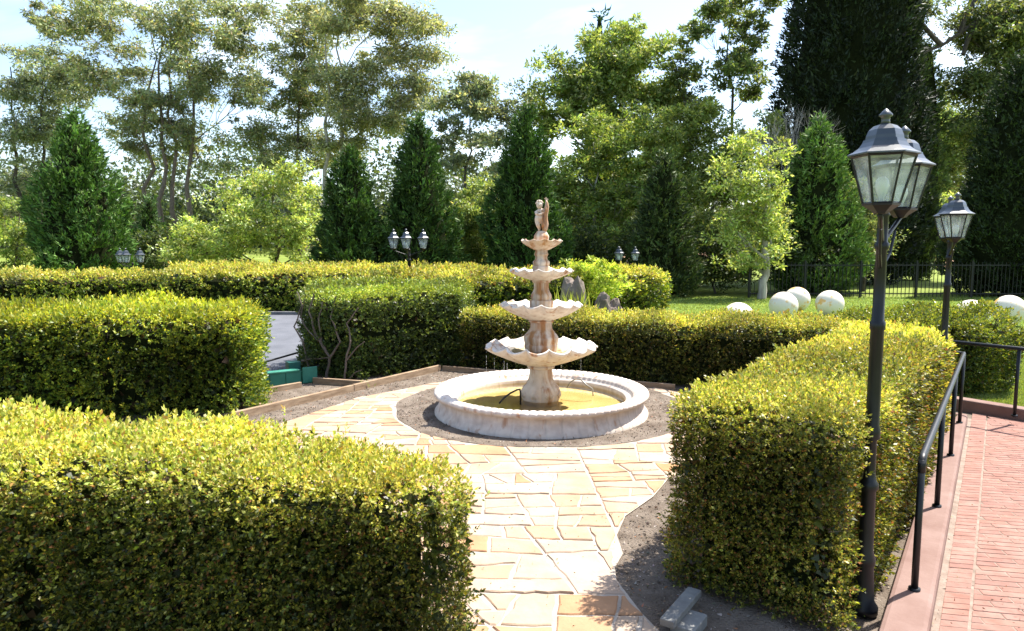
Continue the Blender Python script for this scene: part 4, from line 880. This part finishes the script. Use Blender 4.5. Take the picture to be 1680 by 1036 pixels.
broad('broadleaf_tree', 66, 1495, [(1500, 350, 36, 30), (1530, 380, 36, 30), (1470, 385, 34, 24), (1515, 330, 30, 26), (1550, 340, 30, 30)], G_YEL, 'low yellow-green tree with thick dark trunk beyond the fence', leaf=.3, n=14000, clump=.9, trunk_r=.5)
broad('broadleaf_tree', 75, 1545, [(1540, 210, 36, 40), (1560, 280, 40, 50), (1530, 290, 34, 40), (1500, 250, 30, 40), (1585, 240, 40, 60)], G_LIGHT, 'sunlit pale green tree far beyond the fence behind the second lamp', leaf=.36, n=26000, clump=1.4, trunk_r=.3)
broad('gum_tree', 44, 1660, [(1640, 30, 60, 45), (1605, 50, 30, 35), (1670, 90, 50, 45), (1610, 120, 45, 40), (1640, 160, 60, 40), (1615, 210, 40, 35), (1700, 30, 50, 60), (1520, 8, 30, 14)],
      ([(.08, .12, .04), (.13, .16, .06), (.18, .2, .07), (.05, .07, .03)], [4, 4, 2, 3]), 'dark gum tree with long bent bare branch at the upper right corner', bark=BARK_D, leaf=.24, n=44000, k=3, per=85, clump=.85, trunk_r=.25, droop=.4, aspect=.32, branchy=5)
# bent bare branch reaching left from the corner gum belongs to that tree
gt = [o for o in C.objects if o.name.startswith('gum_tree')][-1]
V = []; Fc = []; O_ = Vector(gt.location)
for pts_ in [[(1660, 20), (1610, 30), (1575, 55), (1545, 75), (1508, 90), (1470, 112)], [(1575, 55), (1585, 25), (1600, 0)], [(1545, 75), (1530, 60), (1500, 25), (1480, 10)], [(1608, 32), (1590, 60), (1580, 90)]]:
    tube_geo([atd(x, y, 43.5) - O_ for x, y in pts_], [.16 - .02 * i for i in range(len(pts_))], 6, V, Fc, False)
mesh_from('bare_branch', V, Fc, BARK_D, gt, True)
# leafless tree
bt = empty('bare_tree', (L_(1283, 35), 35, 0), label='leafless grey tree with fine twigs against the gigantic dark conifer', cat='tree'); V = []; Fc = []
def grow(p, dv, l, r, dep):
    q = p + dv * l; tube_geo([p, p.lerp(q, .5) + Vector(rng.normal(0, .04, 3)) * l, q], [r, r * .85, r * .7], 4, V, Fc, False)
    if dep == 0: return
    for _ in range(3 if dep > 1 else 2):
        nd = (dv + Vector(rng.normal(0, .3, 3)) + Vector((0, 0, .12))).normalized(); grow(q, nd, l * random.uniform(.65, .85), r * .62, dep - 1)
grow(Vector((0, 0, 0)), Vector((0, 0, 1)), 2.45, .06, 6)
mesh_from('trunk', V, Fc, BARK_P, bt)
# dark understorey shrubs: one thing per shrub
lab_u = ['dark shrub behind the long hedge between the big cypress and the yellow-green tree', 'deep green shrub at the foot of the first dark cypress', 'dark shrub between the two tall cypresses behind the lamp', 'dark shrub at the foot of the cypress behind the statue', 'shaded shrub right of the fountain bowls', 'black-green shrub behind the rounded hedge end', 'low dark shrub left of the young yellow tree trunk', 'low dark shrub right of the young yellow tree trunk']
for i, (px, d) in enumerate([(255, 38), (625, 35), (730, 37), (905, 35), (950, 34), (1060, 34), (1170, 33), (1310, 32)]):
    broad('shrub', d, px, [(px - 15, 425, 34, 30), (px + 18, 430, 34, 32), (px, 395, 30, 28)], G_DARK, lab_u[i], leaf=.16, n=8000, clump=.6, trunk_r=.06, cat='shrub')
# far wood
n = 90000; a = rng.uniform(-.95, .95, n); dd = rng.uniform(95, 125, n); X = a * dd; nzf = SineNoise(.09, 6, 3)
hh = 12 + 3.2 * nzf(np.column_stack([X, dd * .3, np.zeros(n)])); Z = gz(0, 100) + rng.uniform(0, 1, n) ** .8 * hh
Pf = np.column_stack([X, dd, Z]); Df = rng.normal(size=(n, 3)); LLf = rng.uniform(.35, .75, n)
o = quads_np('far_wood', leaves(Pf, Df, LLf, LLf * .8, k=3), LEAF, pal(n, [(.07, .1, .04), (.1, .14, .05), (.05, .07, .035)], [4, 3, 3]), k=3); o['kind'] = 'stuff'
FWC = mat_noise('far_wood_shade', (.02, .035, .015), (.045, .065, .03), .6, .95, .0)
xs2 = np.linspace(-125, 125, 120); Vw = []
for x in xs2:
    h = 10.5 + 2.8 * float(nzf(np.array([[x, 36., 0.]]))[0]); Vw += [(x, 118, -1), (x, 121, h * .95), (x, 126, -1)]
o = mesh_from('far_wood_mass', Vw, [f for i in range(119) for f in [(i * 3, i * 3 + 3, i * 3 + 4, i * 3 + 1), (i * 3 + 1, i * 3 + 4, i * 3 + 5, i * 3 + 2)]], FWC); o['kind'] = 'stuff'

# ------------------------------------------------------------------ bright plant and rocks
broad('leafy_plant', 20.2, 985, [(962, 445, 22, 18), (990, 455, 26, 20), (1005, 470, 18, 18), (950, 432, 14, 12), (975, 475, 26, 16)], ([(.28, .36, .05), (.38, .43, .08), (.18, .27, .03)], [4, 4, 2]), 'bright yellow-green leafy plant standing above the rocks', leaf=.11, n=6000, clump=.2, trunk_r=.04, cat='plant', aspect=.35, limbs=False)
ROCK = mat_noise('rock', (.11, .085, .07), (.26, .21, .18), 3, .9, .8, bscale=14, bdist=.03, spec=.2)
def rock(px, py, d, sx, sz, label, seed):
    bm = bmesh.new(); bmesh.ops.create_icosphere(bm, subdivisions=3, radius=1); nz = SineNoise(1.5, 6, seed)
    P = np.array([v.co[:] for v in bm.verts]); off = 1 + .2 * nz(P) + .1 * nz(P * 2.7) + .05 * nz(P * 7)
    for v, f in zip(bm.verts, off): v.co = Vector((v.co.x * sx * f, v.co.y * sx * .8 * f, v.co.z * sz * f))
    me = bpy.data.meshes.new('rock'); bm.to_mesh(me); bm.free(); me.materials.append(ROCK)
    o = bpy.data.objects.new('rock', me); link(o); o.location = (L_(px, d), d, sz * .55 + (atd(px, py, d).z - sz * 1.5 if False else 0)); tag(o, label, 'rock')
rock(943, 470, 19.4, .27, .8, 'tall pointed grey rock beside the third fountain bowl', 3)
rock(1008, 495, 19.4, .27, .52, 'squat brown rock with ridges in front of the rounded hedge end', 5)
rock(990, 495, 19.0, .25, .5, 'grey stump-like rock under the bright leafy plant', 8)
def grass_tuft(px, d, label, n=120, h=.5, z=0.0, w=.15):
    x = L_(px, d); P = np.column_stack([x + rng.normal(0, w * .3, n), d + rng.normal(0, w * .3, n), np.full(n, z)]); D = rng.normal(0, .4, (n, 3)) + np.array([0, 0, 1]); LL = h * rng.uniform(.5, 1, n)
    o = quads_np('grass_tuft', leaves(P, D, LL, LL * .045, 0, .12), LEAF, pal(n, [(.35, .38, .1), (.3, .36, .05)], [1, 1])); tag(o, label, 'grass', kind='thing')
grass_tuft(938, 18.6, 'strappy pale grass tuft in front of the pointed rock', 160, 1.25, w=.8)
for (px, py, lab) in [(1135, 655, 'weed tuft by the timber edging right of the basin'), (600, 634, 'weed tuft beside the long timber edging'), (430, 661, 'green weed in the small soil bed')]:
    x, y = at(px, py); n = 50; P = np.column_stack([x + rng.normal(0, .05, n), y + rng.normal(0, .05, n), np.full(n, -.01)]); D = rng.normal(0, .5, (n, 3)) + np.array([0, 0, 1]); LL = rng.uniform(.05, .14, n)
    o = quads_np('grass_tuft', leaves(P, D, LL, LL * .12, 0, .1), LEAF, pal(n, [(.2, .3, .05), (.3, .36, .08)], [1, 1])); tag(o, lab, 'grass', kind='thing')

# ------------------------------------------------------------------ small ground stuff
def blades(name, X, Y, h, wd, cols, z=-.02):
    n = len(X); P = np.column_stack([X, Y, np.full(n, z)]); D = rng.normal(0, .45, (n, 3)) + np.array([0, 0, 1]); LL = h * rng.uniform(.5, 1.3, n)
    o = quads_np(name, leaves(P, D, LL, wd, k=3), LEAF, pal(n, *cols), k=3); o['kind'] = 'stuff'; return o
GC = ([(.18, .25, .05), (.25, .32, .08), (.13, .19, .03), (.33, .34, .12)], [4, 4, 2, 1.5])
n = 90000; Y = 10 + 20.4 * rng.uniform(0, 1, n) ** 1.1; X = rng.uniform(.08, .8, n) * Y; ok = (X > 4.8) & ~((Y < 12.6) & (X < 6.6)) & (X < 24)
ok &= (np.column_stack([X, Y]) - np.array(fk0)) @ np.array([fn.x, fn.y]) < -.22
X, Y = X[ok], Y[ok]; blades('lawn_grass', X, Y, .05 * 1, .012 * (Y / 12), GC)
n = 50000; Y = 9.5 + rng.uniform(0, 1, n) * 5; X = Y * rng.uniform(.6, .8, n); ok = (np.column_stack([X, Y]) - np.array(fk0)) @ np.array([fn.x, fn.y]) < -.22; X, Y = X[ok], Y[ok]; blades('lawn_grass', X, Y, .045, .009, GC)
# mulch and grit on the soil
bedp = [(-6.2, 1.5), (5.5, 1.5), (5.9, 6.9), (7.2, 10.0), (5.5, 12.4), (-1.4, 15.2), (-3.6, 13.2), (-5.2, 11.3), (-7, 9.2)]
n = 60000; X = rng.uniform(-5.5, 4, n); Y = rng.uniform(3.2, 13.2, n); rr = np.hypot(X - FX, Y - FY)
reg = np.array([inside((x, y), region) for x, y in zip(X + rng.normal(0, .04, n), Y + rng.normal(0, .04, n))]); jr = rng.normal(0, .035, n); ok = ((~reg) | (rr + jr < 2.04)) & (rr > 1.5) & (Y > X * -.3 + 2); X, Y = X[ok], Y[ok]; n = len(X)
nzs = SineNoise(1.2, 6, 11); kp = rng.uniform(0, 1, n) < .55 + .25 * nzs(np.column_stack([X, Y, X * 0])); X, Y = X[kp], Y[kp]; n = len(X)
P = np.column_stack([X, Y, np.where(np.hypot(X - FX, Y - FY) < 2.2, .007, -.011)]); D = rng.normal(0, 1, (n, 3)) * np.array([1, 1, .35]) + np.array([0, 0, .12]); LL = rng.uniform(.01, .035, n)
DRYM = leaf_mat('dry_litter', .8, .1, .05, (1, 1, 1))
o = quads_np('bark_litter', leaves(P, D, LL, LL * .5, k=3), DRYM, pal(n, [(.2, .16, .13), (.34, .29, .25), (.1, .07, .05), (.3, .14, .07)], [4, 3, 3, 1]), k=3); o['kind'] = 'stuff'
n = 2600; X = rng.uniform(-3, 5.5, n); Y = rng.uniform(3.2, 12, n); P = np.column_stack([X, Y, np.full(n, .013)]); D = rng.normal(0, 1, (n, 3)) * np.array([1, 1, .1]); LL = rng.uniform(.008, .024, n)
rr = np.hypot(X - FX, Y - FY); ok = rr > 2.1; P, D, LL = P[ok], D[ok], LL[ok]
o = quads_np('fallen_leaves', leaves(P, D, LL, LL * .4, .2), DRYM, pal(len(P), [(.22, .15, .08), (.12, .08, .05), (.2, .24, .05)], [4, 3, 1])); o['kind'] = 'stuff'
tot = sum(len(o.data.loops) - 2 * len(o.data.polygons) for o in C.objects if o.type == 'MESH'); print('approx tris', tot)
